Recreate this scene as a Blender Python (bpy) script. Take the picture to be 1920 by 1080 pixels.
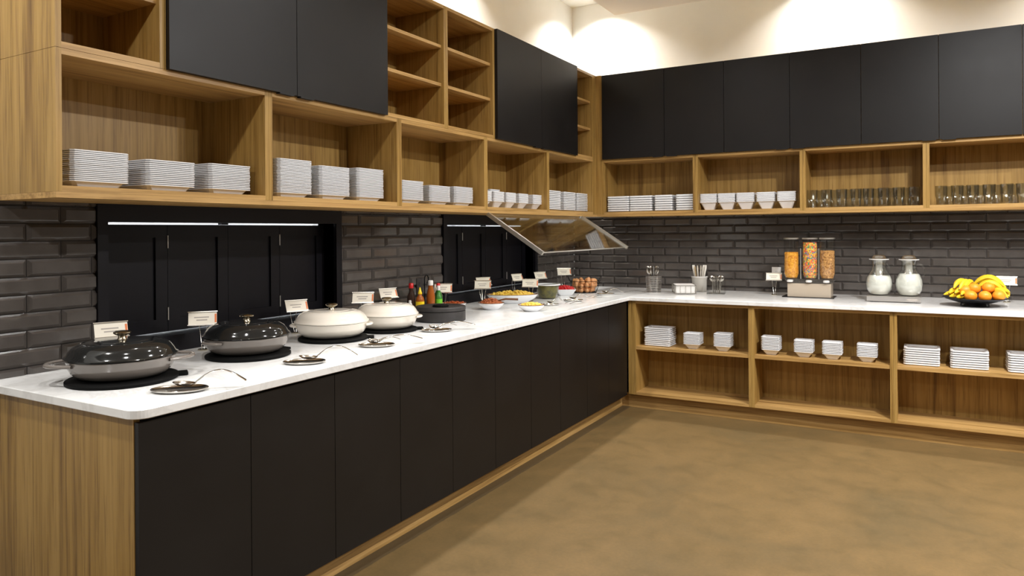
import bpy, bmesh, math, random
from mathutils import Vector, Matrix
random.seed(7)
PI = math.pi
scene = bpy.context.scene
COL = scene.collection
for o in list(bpy.data.objects):
    bpy.data.objects.remove(o)

# ------------------------------------------------------------------ camera
F_PX, YAW, PP_Y, ROLL = 1349.96, 0.51837, 434.55, 0.007557
cam_d = bpy.data.cameras.new('camera')
cam = bpy.data.objects.new('camera', cam_d)
COL.objects.link(cam)
scene.camera = cam
cam_d.sensor_width = 36.0
cam_d.lens = F_PX / 1920.0 * 36.0
cam_d.shift_y = -(540.0 - PP_Y) / 1920.0
cam_d.clip_start = 0.05
_fw = Vector((-math.sin(YAW), math.cos(YAW), 0)); _rt = Vector((math.cos(YAW), math.sin(YAW), 0)); _dn = Vector((0, 0, -1))
_u = _rt * math.cos(ROLL) + _dn * math.sin(ROLL)
_v = -_rt * math.sin(ROLL) + _dn * math.cos(ROLL)
cam.matrix_world = Matrix(((_u.x, -_v.x, -_fw.x, 0.0), (_u.y, -_v.y, -_fw.y, 0.0), (_u.z, -_v.z, -_fw.z, 1.5), (0, 0, 0, 1)))

# ------------------------------------------------------------------ world, lights, exposure
w = bpy.data.worlds.new('world'); scene.world = w; w.use_nodes = True
w.node_tree.nodes['Background'].inputs[0].default_value = (1.0, 0.93, 0.82, 1)
w.node_tree.nodes['Background'].inputs[1].default_value = 0.02
scene.view_settings.view_transform = 'Standard'
scene.view_settings.look = 'None'
scene.view_settings.gamma = 1.0
scene.view_settings.use_curve_mapping = False
scene.view_settings.exposure = 0.15
WARM = (1.0, 0.98, 0.945)
NEUT = (1.0, 0.99, 0.98)

def lamp(name, loc, power, size=0.12, color=NEUT, spread=150, target=None):
    d = bpy.data.lights.new(name, 'AREA'); d.shape = 'DISK'; d.size = size
    d.energy = power; d.color = color; d.spread = math.radians(spread)
    o = bpy.data.objects.new(name, d); COL.objects.link(o); o.location = loc
    if target is not None:
        o.rotation_euler = (Vector(target) - Vector(loc)).to_track_quat('-Z', 'Y').to_euler()
    return o
# recessed lamps in the slot between the dropped ceiling and the walls
for x, y in ((-2.77, 0.6), (-2.77, 2.5), (-2.77, 4.5), (-2.74, 6.46), (-0.66, 6.52), (1.35, 6.52)):
    lamp('slot_lamp', (x, y, 3.79), 18.5, 0.13, WARM, 120)
# recessed lamps in the dropped ceiling
for x, y, p, sp in ((-1.60, -0.6, 44, 172), (-1.60, 1.3, 14, 170), (-1.60, 3.2, 12, 170), (-1.50, 5.0, 8, 150),
                    (0.75, 4.0, 120, 175), (0.75, 3.0, 50, 175), (0.6, -1.0, 14, 130), (2.6, 4.3, 110, 175), (2.9, 1.2, 20, 120), (2.9, -1.4, 15, 120)):
    lamp('ceiling_lamp', (x, y, 3.44), p, 0.16, NEUT, sp)
# the lit kitchen behind the shutters
lamp('kitchen_lamp', (-4.0, 2.57, 2.3), 22, 0.5, (0.97, 0.98, 1.0), 180)
lamp('kitchen_lamp', (-4.0, 5.15, 2.3), 22, 0.5, (0.97, 0.98, 1.0), 180)

# ------------------------------------------------------------------ materials
def new_mat(name):
    m = bpy.data.materials.new(name); m.use_nodes = True
    return m, m.node_tree, m.node_tree.nodes['Principled BSDF']
def plain(name, col, rough=0.5, metal=0.0, spec=0.5, trans=0.0, ior=1.45, coat=0.0):
    m, nt, b = new_mat(name)
    b.inputs['Base Color'].default_value = (*col, 1); b.inputs['Roughness'].default_value = rough
    b.inputs['Metallic'].default_value = metal; b.inputs['Specular IOR Level'].default_value = spec
    b.inputs['Transmission Weight'].default_value = trans; b.inputs['IOR'].default_value = ior
    b.inputs['Coat Weight'].default_value = coat
    return m
def ramp(nt, stops):
    r = nt.nodes.new('ShaderNodeValToRGB')
    while len(r.color_ramp.elements) < len(stops): r.color_ramp.elements.new(0.5)
    for e, (p, c) in zip(r.color_ramp.elements, stops):
        e.position = p; e.color = (*c, 1)
    return r
def noise(nt, vec, scale, detail=4, rough=0.55, dist=0.0):
    n = nt.nodes.new('ShaderNodeTexNoise'); n.inputs['Scale'].default_value = scale
    n.inputs['Detail'].default_value = detail; n.inputs['Roughness'].default_value = rough
    n.inputs['Distortion'].default_value = dist
    if vec is not None: nt.links.new(vec, n.inputs['Vector'])
    return n
def world_pos(nt, scale=(1, 1, 1)):
    g = nt.nodes.new('ShaderNodeNewGeometry'); mp = nt.nodes.new('ShaderNodeMapping')
    mp.inputs['Scale'].default_value = scale
    nt.links.new(g.outputs['Position'], mp.inputs['Vector'])
    return mp.outputs['Vector']
def wood(name, axis, k=(1, 1, 1)):
    m, nt, b = new_mat(name)
    s = [1.0, 1.0, 1.0]; s['xyz'.index(axis)] = 0.035
    v1 = world_pos(nt, s)
    n1 = noise(nt, v1, 19, 3, 0.65, 0.25); n2 = noise(nt, v1, 75, 4, 0.65)
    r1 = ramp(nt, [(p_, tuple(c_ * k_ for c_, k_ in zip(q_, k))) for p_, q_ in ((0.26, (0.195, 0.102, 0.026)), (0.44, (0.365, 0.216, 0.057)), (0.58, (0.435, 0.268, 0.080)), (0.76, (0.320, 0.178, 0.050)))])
    r2 = ramp(nt, [(0.30, (0.50, 0.45, 0.38)), (0.48, (0.93, 0.92, 0.90)), (0.7, (1.05, 1.05, 1.05))])
    nt.links.new(n1.outputs['Fac'], r1.inputs['Fac']); nt.links.new(n2.outputs['Fac'], r2.inputs['Fac'])
    mx = nt.nodes.new('ShaderNodeMix'); mx.data_type = 'RGBA'; mx.blend_type = 'MULTIPLY'; mx.inputs['Factor'].default_value = 0.85
    nt.links.new(r1.outputs['Color'], mx.inputs['A']); nt.links.new(r2.outputs['Color'], mx.inputs['B'])
    nt.links.new(mx.outputs['Result'], b.inputs['Base Color'])
    b.inputs['Roughness'].default_value = 0.42; b.inputs['Specular IOR Level'].default_value = 0.35
    bp = nt.nodes.new('ShaderNodeBump'); bp.inputs['Strength'].default_value = 0.06; bp.inputs['Distance'].default_value = 0.002
    nt.links.new(n2.outputs['Fac'], bp.inputs['Height']); nt.links.new(bp.outputs['Normal'], b.inputs['Normal'])
    return m
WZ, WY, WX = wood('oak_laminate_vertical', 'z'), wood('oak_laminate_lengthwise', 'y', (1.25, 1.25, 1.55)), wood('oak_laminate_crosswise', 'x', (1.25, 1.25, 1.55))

def speckle(name, c1, c2, scale, rough, spec=0.5, stretch=(1, 1, 1), rvar=0.0, coat=0.0):
    m, nt, b = new_mat(name)
    n = noise(nt, world_pos(nt, stretch), scale, 5, 0.6)
    r = ramp(nt, [(0.35, c1), (0.65, c2)])
    nt.links.new(n.outputs['Fac'], r.inputs['Fac']); nt.links.new(r.outputs['Color'], b.inputs['Base Color'])
    b.inputs['Roughness'].default_value = rough; b.inputs['Specular IOR Level'].default_value = spec
    b.inputs['Coat Weight'].default_value = coat
    if rvar:
        mr = nt.nodes.new('ShaderNodeMapRange'); mr.inputs['To Min'].default_value = rough - rvar; mr.inputs['To Max'].default_value = rough + rvar
        nt.links.new(n.outputs['Fac'], mr.inputs['Value']); nt.links.new(mr.outputs['Result'], b.inputs['Roughness'])
    return m
M = {}
M['door'] = speckle('charcoal_laminate', (0.00731, 0.00595, 0.00544), (0.00960, 0.00799, 0.00714), 3.0, 0.45, 0.28, rvar=0.05)
M['black_gap'] = plain('black_edge', (0.004, 0.004, 0.004), 0.6)
M['tile'] = speckle('glazed_bronze_grey_tile', (0.068, 0.059, 0.053), (0.092, 0.081, 0.073), 5.0, 0.13, 0.75, rvar=0.04)
M['grout'] = plain('dark_grout', (0.014, 0.012, 0.011), 0.9)
M['shutter'] = speckle('near_black_navy_paint', (0.0052, 0.0047, 0.0066), (0.0068, 0.0062, 0.0086), 6, 0.38, 0.22)
M['wall'] = speckle('warm_white_paint', (0.80, 0.81, 0.79), (0.83, 0.84, 0.82), 3, 0.85, 0.2)
M['soffit'] = plain('beige_ceiling_paint', (0.80, 0.76, 0.70), 0.9)
M['taupe'] = plain('taupe_paint', (0.12, 0.105, 0.09), 0.9)
M['kitchen'] = plain('white_kitchen_paint', (0.85, 0.86, 0.88), 0.8)
M['steel'] = plain('polished_steel', (0.62, 0.60, 0.57), 0.16, 1.0)
M['wire'] = plain('bright_wire', (0.70, 0.68, 0.63), 0.22, 1.0)
M['brushed'] = plain('brushed_steel', (0.66, 0.63, 0.60), 0.33, 1.0)
M['alu'] = plain('satin_aluminium', (0.74, 0.72, 0.67), 0.35, 1.0)
M['brass'] = plain('pale_gold_knob', (0.62, 0.56, 0.43), 0.22, 1.0)
M['porcelain'] = plain('white_porcelain', (0.86, 0.87, 0.89), 0.22, 0, 0.5)
M['cream'] = plain('cream_enamel', (0.88, 0.82, 0.72), 0.13, 0, 0.6, coat=0.4)
M['char_en'] = plain('charcoal_enamel', (0.012, 0.0125, 0.0125), 0.10, 0, 0.5, coat=0.2)
M['grey_en'] = plain('flint_grey_enamel', (0.20, 0.175, 0.155), 0.16, 0, 0.6, coat=0.4)
M['iron'] = plain('black_cast_iron', (0.0035, 0.0035, 0.0035), 0.6, 0, 0.12)
M['slate'] = speckle('dark_grey_stone', (0.020, 0.018, 0.017), (0.036, 0.032, 0.031), 14, 0.55)
M['black_gl'] = plain('gloss_black', (0.006, 0.006, 0.008), 0.15)
def thin_glass(name, tint, rough, edge=5.0, lo=0.04, hi=0.9):
    """clear sheet: light passes straight through, reflection rises towards grazing view"""
    m = bpy.data.materials.new(name); m.use_nodes = True; nt = m.node_tree
    nt.nodes.remove(nt.nodes['Principled BSDF']); out = nt.nodes['Material Output']
    lw = nt.nodes.new('ShaderNodeLayerWeight'); lw.inputs['Blend'].default_value = 0.5
    pw = nt.nodes.new('ShaderNodeMath'); pw.operation = 'POWER'; pw.inputs[1].default_value = edge
    ma = nt.nodes.new('ShaderNodeMath'); ma.operation = 'MULTIPLY_ADD'; ma.inputs[1].default_value = hi; ma.inputs[2].default_value = lo
    tr = nt.nodes.new('ShaderNodeBsdfTransparent'); tr.inputs['Color'].default_value = (*tint, 1)
    gl = nt.nodes.new('ShaderNodeBsdfGlossy'); gl.inputs['Roughness'].default_value = rough
    mx = nt.nodes.new('ShaderNodeMixShader')
    nt.links.new(lw.outputs['Facing'], pw.inputs[0]); nt.links.new(pw.outputs[0], ma.inputs[0]); nt.links.new(ma.outputs[0], mx.inputs['Fac'])
    nt.links.new(tr.outputs[0], mx.inputs[1]); nt.links.new(gl.outputs[0], mx.inputs[2]); nt.links.new(mx.outputs[0], out.inputs['Surface'])
    return m
M['glass'] = thin_glass('clear_glass', (0.95, 0.96, 0.95), 0.04, 3.0, 0.07, 0.9)
M['tumbler'] = thin_glass('tumbler_glass', (0.90, 0.91, 0.89), 0.10, 2.0, 0.13, 0.85)
M['acrylic'] = thin_glass('clear_acrylic', (0.97, 0.97, 0.96), 0.06, 4.0, 0.028, 0.55)
M['guard'] = thin_glass('guard_glass', (0.95, 0.97, 0.96), 0.0, 4.0, 0.045, 0.95)
M['tan_acrylic'] = plain('cloudy_tan_acrylic', (0.66, 0.56, 0.44), 0.22, 0, 0.5, 0.35, 1.3)
M['lid_plastic'] = thin_glass('clear_lid_plastic', (0.90, 0.90, 0.88), 0.20, 1.2, 0.42, 0.5)
M['frost'] = plain('milky_acrylic', (0.85, 0.82, 0.76), 0.25, 0, 0.5, 0.55, 1.35)
M['milk'] = plain('milk', (0.90, 0.88, 0.82), 0.35)
M['paper'] = plain('cream_card', (0.86, 0.80, 0.68), 0.7)
M['ink'] = plain('grey_print', (0.42, 0.38, 0.34), 0.8)
M['orange_pr'] = plain('orange_print', (0.75, 0.22, 0.08), 0.8)
M['white_pl'] = plain('white_plastic', (0.75, 0.73, 0.70), 0.4)
M['napkin'] = plain('white_paper_napkin', (0.83, 0.81, 0.78), 0.9)
M['orange'] = speckle('orange_peel', (0.85, 0.26, 0.012), (0.90, 0.33, 0.02), 60, 0.45)
M['banana'] = speckle('banana_peel', (0.80, 0.50, 0.015), (0.88, 0.62, 0.03), 30, 0.45)
M['ban_tip'] = plain('banana_stem', (0.16, 0.12, 0.03), 0.7)
M['egg'] = speckle('brown_eggshell', (0.62, 0.27, 0.10), (0.74, 0.38, 0.17), 18, 0.45)
M['red_food'] = speckle('red_berries', (0.42, 0.008, 0.012), (0.60, 0.02, 0.02), 40, 0.3)
M['bacon'] = speckle('diced_brown_meat', (0.26, 0.055, 0.02), (0.52, 0.17, 0.06), 90, 0.4)
M['scramble'] = speckle('scrambled_egg', (0.80, 0.50, 0.06), (0.86, 0.62, 0.13), 60, 0.5)
M['potato'] = speckle('golden_potato', (0.72, 0.42, 0.04), (0.85, 0.62, 0.12), 60, 0.5)
M['salsa'] = speckle('red_brown_salsa', (0.36, 0.06, 0.02), (0.50, 0.12, 0.03), 70, 0.35)
M['olive'] = speckle('olive_green_greens', (0.050, 0.052, 0.004), (0.20, 0.17, 0.012), 28, 0.4)
M['brown_rim'] = plain('brown_glazed_rim', (0.16, 0.06, 0.02), 0.25)
M['cereal_a'] = speckle('golden_flakes', (0.60, 0.20, 0.008), (0.92, 0.48, 0.05), 70, 0.7)
M['cereal_c'] = speckle('toasted_flakes', (0.24, 0.09, 0.02), (0.72, 0.40, 0.13), 70, 0.7)
M['yellow_pl'] = plain('mustard_yellow', (0.85, 0.60, 0.01), 0.35)
M['red_pl'] = plain('red_cap', (0.55, 0.012, 0.012), 0.35)
M['green_pl'] = plain('green_glass_bottle', (0.045, 0.20, 0.03), 0.2)
M['lime'] = plain('lime_label', (0.16, 0.50, 0.03), 0.4)
M['amber'] = plain('amber_sauce', (0.34, 0.09, 0.015), 0.15)
M['dark_bottle'] = plain('dark_sauce_bottle', (0.035, 0.018, 0.012), 0.15)
M['white_handle'] = plain('white_handle', (0.80, 0.76, 0.68), 0.4)
M['wood_stick'] = plain('pale_wood_stick', (0.45, 0.32, 0.17), 0.7)
def multi_cereal():
    m, nt, b = new_mat('multicolour_loops')
    vo = nt.nodes.new('ShaderNodeTexVoronoi'); vo.inputs['Scale'].default_value = 95
    nt.links.new(world_pos(nt), vo.inputs['Vector'])
    sp = nt.nodes.new('ShaderNodeSeparateColor'); nt.links.new(vo.outputs['Color'], sp.inputs['Color'])
    r = ramp(nt, [(0.0, (0.75, 0.10, 0.05)), (0.2, (0.85, 0.45, 0.03)), (0.4, (0.80, 0.55, 0.10)), (0.55, (0.10, 0.30, 0.12)), (0.7, (0.75, 0.25, 0.06)), (0.85, (0.20, 0.20, 0.45)), (0.95, (0.70, 0.45, 0.30))])
    r.color_ramp.interpolation = 'CONSTANT'
    nt.links.new(sp.outputs['Red'], r.inputs['Fac']); nt.links.new(r.outputs['Color'], b.inputs['Base Color'])
    b.inputs['Roughness'].default_value = 0.6
    return m
M['cereal_b'] = multi_cereal()
def quartz():
    m, nt, b = new_mat('white_quartz')
    n = noise(nt, world_pos(nt), 2.2, 7, 0.6, 1.6)
    r = ramp(nt, [(0.44, (0.86, 0.86, 0.85)), (0.495, (0.76, 0.755, 0.74)), (0.53, (0.86, 0.86, 0.85)), (0.8, (0.88, 0.88, 0.87))])
    nt.links.new(n.outputs['Fac'], r.inputs['Fac']); nt.links.new(r.outputs['Color'], b.inputs['Base Color'])
    b.inputs['Roughness'].default_value = 0.16; b.inputs['Specular IOR Level'].default_value = 0.45
    return m
M['quartz'] = quartz()
def concrete():
    m, nt, b = new_mat('stained_polished_concrete')
    p = world_pos(nt)
    n1 = noise(nt, p, 1.3, 6, 0.62, 0.4); n2 = noise(nt, p, 5.5, 9, 0.72, 0.2); n3 = noise(nt, p, 60, 3, 0.6)
    r1 = ramp(nt, [(0.28, (0.114, 0.079, 0.034)), (0.46, (0.141, 0.091, 0.036)), (0.60, (0.163, 0.103, 0.040)), (0.78, (0.130, 0.088, 0.037))])
    r2 = ramp(nt, [(0.28, (0.80, 0.83, 0.85)), (0.52, (1.0, 1.0, 1.0)), (0.75, (1.10, 1.07, 1.03))])
    r3 = ramp(nt, [(0.3, (0.9, 0.9, 0.9)), (0.7, (1.06, 1.06, 1.06))])
    for a, r in ((n1, r1), (n2, r2), (n3, r3)): nt.links.new(a.outputs['Fac'], r.inputs['Fac'])
    def mul(a, bb):
        mx = nt.nodes.new('ShaderNodeMix'); mx.data_type = 'RGBA'; mx.blend_type = 'MULTIPLY'; mx.inputs['Factor'].default_value = 1
        nt.links.new(a, mx.inputs['A']); nt.links.new(bb, mx.inputs['B']); return mx.outputs['Result']
    c = mul(mul(r1.outputs['Color'], r2.outputs['Color']), r3.outputs['Color'])
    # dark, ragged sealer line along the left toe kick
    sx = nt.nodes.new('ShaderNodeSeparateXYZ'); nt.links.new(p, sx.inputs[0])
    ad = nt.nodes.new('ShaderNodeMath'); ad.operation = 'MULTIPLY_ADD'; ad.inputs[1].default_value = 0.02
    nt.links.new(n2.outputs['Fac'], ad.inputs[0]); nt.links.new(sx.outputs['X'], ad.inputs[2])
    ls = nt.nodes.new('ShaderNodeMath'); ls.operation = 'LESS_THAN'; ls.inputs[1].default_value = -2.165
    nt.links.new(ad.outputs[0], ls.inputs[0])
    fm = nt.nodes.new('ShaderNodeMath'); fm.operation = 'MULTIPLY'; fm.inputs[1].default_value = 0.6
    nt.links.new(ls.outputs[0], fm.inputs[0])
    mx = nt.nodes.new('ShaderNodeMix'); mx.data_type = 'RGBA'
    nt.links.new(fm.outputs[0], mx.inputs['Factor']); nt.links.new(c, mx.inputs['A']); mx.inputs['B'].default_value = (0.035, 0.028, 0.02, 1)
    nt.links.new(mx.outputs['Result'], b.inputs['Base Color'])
    mr = nt.nodes.new('ShaderNodeMapRange'); mr.inputs['To Min'].default_value = 0.30; mr.inputs['To Max'].default_value = 0.50
    nt.links.new(n2.outputs['Fac'], mr.inputs['Value']); nt.links.new(mr.outputs['Result'], b.inputs['Roughness'])
    b.inputs['Specular IOR Level'].default_value = 0.4
    return m
M['concrete'] = concrete()

# ------------------------------------------------------------------ mesh helpers
class MB:
    def __init__(s): s.v = []; s.f = []
    def add(s, vs, fs):
        n = len(s.v); s.v += [tuple(p) for p in vs]; s.f += [tuple(i + n for i in f) for f in fs]; return s
    def box(s, x0, x1, y0, y1, z0, z1):
        return s.add([(x0, y0, z0), (x1, y0, z0), (x1, y1, z0), (x0, y1, z0), (x0, y0, z1), (x1, y0, z1), (x1, y1, z1), (x0, y1, z1)],
                     [(0, 3, 2, 1), (4, 5, 6, 7), (0, 1, 5, 4), (1, 2, 6, 5), (2, 3, 7, 6), (3, 0, 4, 7)])
    def loft(s, rings, close=True, caps=(True, True)):
        n = len(rings[0]); vs = [p for r in rings for p in r]; fs = []
        for k in range(len(rings) - 1):
            for i in range(n if close else n - 1):
                j = (i + 1) % n
                fs.append((k * n + i, k * n + j, (k + 1) * n + j, (k + 1) * n + i))
        if caps[0]: fs.append(tuple(reversed(range(n))))
        if caps[1]: fs.append(tuple(range((len(rings) - 1) * n, len(rings) * n)))
        return s.add(vs, fs)
    def lathe(s, prof, c=(0, 0, 0), seg=32, sx=1.0, sy=1.0, caps=(True, True)):
        return s.loft([[(c[0] + r * sx * math.cos(2 * PI * i / seg), c[1] + r * sy * math.sin(2 * PI * i / seg), c[2] + z) for i in range(seg)] for r, z in prof], True, caps)
    def tube(s, pts, r, seg=8, caps=True, radii=None, flat=None):
        P = [Vector(p) for p in pts]; rings = []
        up = None
        for i, p in enumerate(P):
            t = (P[min(i + 1, len(P) - 1)] - P[max(i - 1, 0)]).normalized()
            if up is None:
                up = Vector((0, 0, 1)) if abs(t.z) < 0.9 else Vector((1, 0, 0))
            a = (up - t * up.dot(t)).normalized(); b = t.cross(a); up = a
            rr = radii[i] if radii else r
            fl = flat[i] if flat else (1.0, 1.0)
            rings.append([p + a * (rr * fl[0] * math.cos(2 * PI * k / seg)) + b * (rr * fl[1] * math.sin(2 * PI * k / seg)) for k in range(seg)])
        return s.loft(rings, True, (caps, caps))
    def ell(s, c, rx, ry, rz, seg=16, rings=10, mat=None):
        rs = []
        for k in range(1, rings):
            a = PI * k / rings
            rs.append([(rx * math.sin(a) * math.cos(2 * PI * i / seg), ry * math.sin(a) * math.sin(2 * PI * i / seg), -rz * math.cos(a)) for i in range(seg)])
        n0 = len(s.v)
        vs = [p for r in rs for p in r] + [(0, 0, -rz), (0, 0, rz)]
        fs = []
        for k in range(len(rs) - 1):
            for i in range(seg):
                j = (i + 1) % seg; fs.append((k * seg + i, k * seg + j, (k + 1) * seg + j, (k + 1) * seg + i))
        b = len(rs) * seg
        for i in range(seg):
            j = (i + 1) % seg; fs.append((b, j, i)); fs.append((b + 1, (len(rs) - 1) * seg + i, (len(rs) - 1) * seg + j))
        if mat is not None: vs = [mat @ Vector(p) for p in vs]
        return s.add([Vector(p) + Vector(c) for p in vs], fs)
    def mesh(s, name, mat, smooth=False, ang=38):
        me = bpy.data.meshes.new(name); me.from_pydata(s.v, [], s.f); me.update()
        bm = bmesh.new(); bm.from_mesh(me); bmesh.ops.recalc_face_normals(bm, faces=bm.faces); bm.to_mesh(me); bm.free()
        if mat is not None: me.materials.append(mat)
        if smooth:
            me.polygons.foreach_set('use_smooth', [True] * len(me.polygons)); me.set_sharp_from_angle(angle=math.radians(ang))
        return me
    def build(s, name, mat, parent=None, smooth=False, ang=38, loc=None, rz=None):
        return link(name, s.mesh(name, mat, smooth, ang), parent, loc, rz)
def link(name, me, parent=None, loc=None, rz=None):
    o = bpy.data.objects.new(name, me); COL.objects.link(o)
    if parent is not None: o.parent = parent
    if loc is not None: o.location = loc
    if rz is not None: o.rotation_euler = (0, 0, rz)
    return o
def tag(o, label, cat, group=None, kind=None):
    if label: o['label'] = label
    if cat: o['category'] = cat
    if group: o['group'] = group
    if kind: o['kind'] = kind
    return o
def thing(name, label, cat, loc=(0, 0, 0), rz=0.0, group=None):
    return tag(link(name, None, None, loc, rz), label, cat, group)
def struct(name, mb, mat, label=None, parent=None):
    o = mb.build(name, mat, parent); o['kind'] = 'structure'
    if label: o['label'] = label
    return o
def bx(x0, x1, y0, y1, z0, z1): return MB().box(x0, x1, y0, y1, z0, z1)
def copy_tree(o, parent=None):
    c = o.copy(); COL.objects.link(c)
    if parent is not None: c.parent = parent
    for ch in list(o.children): copy_tree(ch, c)
    return c
ORD = ['top', 'second', 'third', 'fourth', 'fifth', 'sixth', 'seventh', 'eighth', 'ninth', 'tenth', 'eleventh', 'twelfth', 'thirteenth', 'fourteenth', 'fifteenth', 'sixteenth', 'seventeenth', 'eighteenth', 'nineteenth', 'twentieth', 'twenty-first', 'twenty-second', 'twenty-third', 'twenty-fourth']
NTH = ['first'] + ORD[1:]

# ------------------------------------------------------------------ dimensions (metres)
XW, YW = -3.11, 6.745           # tiled wall faces
XU, YU = -2.70, 6.37            # fronts of the upper shelving frames
CT0, CT1 = 0.912, 0.943         # countertop
UB, ULO, UMID, UTOP = 1.636, 1.658, 2.179, 2.98
XE, YN = 5.2, -3.6              # far ends of the room
T = 0.022

# ------------------------------------------------------------------ setting
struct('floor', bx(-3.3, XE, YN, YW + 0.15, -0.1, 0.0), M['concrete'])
OP = ((1.863, 3.276), (4.452, 5.862))        # pass-through openings in the left wall
OZ0, OZ1 = 0.95, 1.635
wl = MB()
xs = (XW - 0.19, XW - 0.012)
wl.box(*xs, YN, YW + 0.15, 0, OZ0); wl.box(*xs, YN, YW + 0.15, OZ1, 3.9)
wl.box(*xs, YN, OP[0][0], OZ0, OZ1); wl.box(*xs, OP[0][1], OP[1][0], OZ0, OZ1); wl.box(*xs, OP[1][1], YW + 0.15, OZ0, OZ1)
wall_left = struct('wall_left', wl, M['wall'])
wall_back = struct('wall_back', bx(XW - 0.012, XE, YW - 0.0 + 0.012, YW + 0.15, 0, 3.9), M['wall'])
struct('wall_right', bx(XE, XE + 0.1, YN, YW + 0.15, 0, 3.9), M['taupe'])
struct('wall_front', bx(-3.3, XE + 0.1, YN - 0.1, YN, 0, 3.9), M['taupe'])
ce = struct('ceiling', bx(-3.3, XE, YN, YW + 0.15, 3.80, 3.9), M['wall'])
sof = struct('dropped_ceiling_panel', bx(-2.405, XE, YN, 6.12, 3.45, 3.80), M['soffit'], None, ce)
# kitchen seen through the gaps around the shutters
kit = MB()
kit.box(-4.75, -4.70, 0.9, 6.9, 0, 2.6); kit.box(-4.75, -3.31, 0.85, 0.9, 0, 2.6); kit.box(-4.75, -3.31, 6.9, 6.95, 0, 2.6); kit.box(-4.75, -3.31, 0.9, 6.9, 2.6, 2.65); kit.box(-4.7, -3.31, 0.9, 6.9, 0.90, 0.945)
struct('wall_kitchen', kit, M['kitchen'])

# backsplash: dark grout bed and single bevelled tiles
TL, TH, GR = 0.2598, 0.0715, 0.0026
ROWZ = [CT1 - 0.002] + [1.619 - TH * k for k in range(9, -1, -1)] + [1.640]
_tc = {}
def tile_mesh(wd, ht, bl, br, bb, bt):
    key = (round(wd, 3), round(ht, 3), bl, br, bb, bt)
    if key in _tc: return _tc[key]
    bev = 0.0155; h = 0.0150; e = 0.003
    il, ir, ib, it = (bev if bl else 0.0012), (bev if br else 0.0012), (min(0.0135, ht * 0.3) if bb else 0.0012), (min(0.0135, ht * 0.3) if bt else 0.0012)
    a, b = wd / 2, ht / 2
    def rg(l, r, bo, t, z): return [(-a + l, -b + bo, z), (a - r, -b + bo, z), (a - r, b - t, z), (-a + l, b - t, z)]
    me = MB().loft([rg(0, 0, 0, 0, 0), rg(0, 0, 0, 0, e), rg(il, ir, ib, it, h)], True, (False, True)).mesh('tile', M['tile'])
    _tc[key] = me; return me
def tile_run(parent, a0, a1, odd0, even0, place):
    for k in range(len(ROWZ) - 1):
        z0, z1 = ROWZ[k], ROWZ[k + 1]
        row = len(ROWZ) - 2 - k                       # 1 = first full row under the cabinets
        off = odd0 if row % 2 == 1 else even0
        n0 = math.floor((a0 - off) / TL)
        while off + n0 * TL < a1 - 1e-4:
            l, r = off + n0 * TL, off + (n0 + 1) * TL
            cl, cr = max(l, a0), min(r, a1); n0 += 1
            if cr - cl < 0.008: continue
            me = tile_mesh(cr - cl - GR, z1 - z0 - GR, cl == l, cr == r, k > 0, k < len(ROWZ) - 2)
            o = link('tile', me, parent); place(o, (cl + cr) / 2, (z0 + z1) / 2)
def place_left(o, y, z):
    o.matrix_world = Matrix(((0, 0, 1, XW - 0.0112), (1, 0, 0, y), (0, 1, 0, z), (0, 0, 0, 1)))
def place_back(o, x, z):
    o.matrix_world = Matrix(((1, 0, 0, x), (0, 0, -1, YW + 0.0112), (0, 1, 0, z), (0, 0, 0, 1)))
CAS = 0.047
for a, b in ((0.86, OP[0][0] - CAS), (OP[0][1] + CAS, OP[1][0] - CAS), (OP[1][1] + CAS, YW)):
    bx(XW - 0.0119, XW - 0.0095, a, b, CT1, 1.64).build('grout_bed', M['grout'], wall_left)
    tile_run(wall_left, a, b, 3.492, 3.618, place_left)
bx(XW, 1.72, YW + 0.0095, YW + 0.0119, CT1, 1.64).build('grout_bed', M['grout'], wall_back)
tile_run(wall_back, XW, 1.72, -2.163, -2.283, place_back)

# pass-through casings, sills and bifold shutters
XS = XW - 0.09                                  # face of the shutters
for i, (a, b) in enumerate(OP):
    fr = MB()
    xf = XW + 0.012
    fr.box(XS - 0.05, xf, a - CAS, a, CT1, OZ1); fr.box(XS - 0.05, xf, b, b + CAS, CT1, OZ1)
    fr.box(XS - 0.05, xf, a, b, 1.557, OZ1)
    tr = struct('trim_%d' % (i + 1), fr, M['shutter'])
    bx(XS - 0.05, xf + 0.004, a, b, 0.9435, 1.0215).build('sill', M['shutter'], tr)
    pw = (b - a - 0.006) / 4
    for pair in range(2):
        root = thing('bifold_shutter', None, 'shutter', (XS, a + 0.003 + pair * 2 * pw, 1.0275), 0, 'bifold pass-through shutters')
        side = 'left' if pair == 0 else 'right'
        root['label'] = ('dark two-leaf bifold shutter, %s half of the large pass-through behind covered pots' % side) if i == 0 else ('dark two-leaf bifold shutter, %s half of the far pass-through behind glass guard' % side)
        for leaf in range(2):
            y0, y1 = leaf * pw + 0.0012, (leaf + 1) * pw - 0.0012
            zt = 0.5195
            st = 0.062
            m = MB()
            m.box(-0.026, 0, y0, y0 + st, 0, zt); m.box(-0.026, 0, y1 - st, y1, 0, zt)
            m.box(-0.026, 0, y0 + st, y1 - st, 0, st); m.box(-0.026, 0, y0 + st, y1 - st, zt - st, zt)
            lf = m.build('leaf_frame', M['shutter'], root)
            bx(-0.022, -0.011, y0 + st, y1 - st, st, zt - st).build('panel', M['shutter'], lf)
        for hz in (0.055, 0.405):
            MB().lathe([(0.0035, 0), (0.0035, 0.062)], (0.002, pw, hz), 10).build('hinge', M['alu'], root, True)
    bx(XS - 0.02, XS + 0.004, (a + b) / 2 - 0.045, (a + b) / 2 + 0.0, 1.548, 1.5565).build('latch', M['shutter'], tr)

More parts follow.
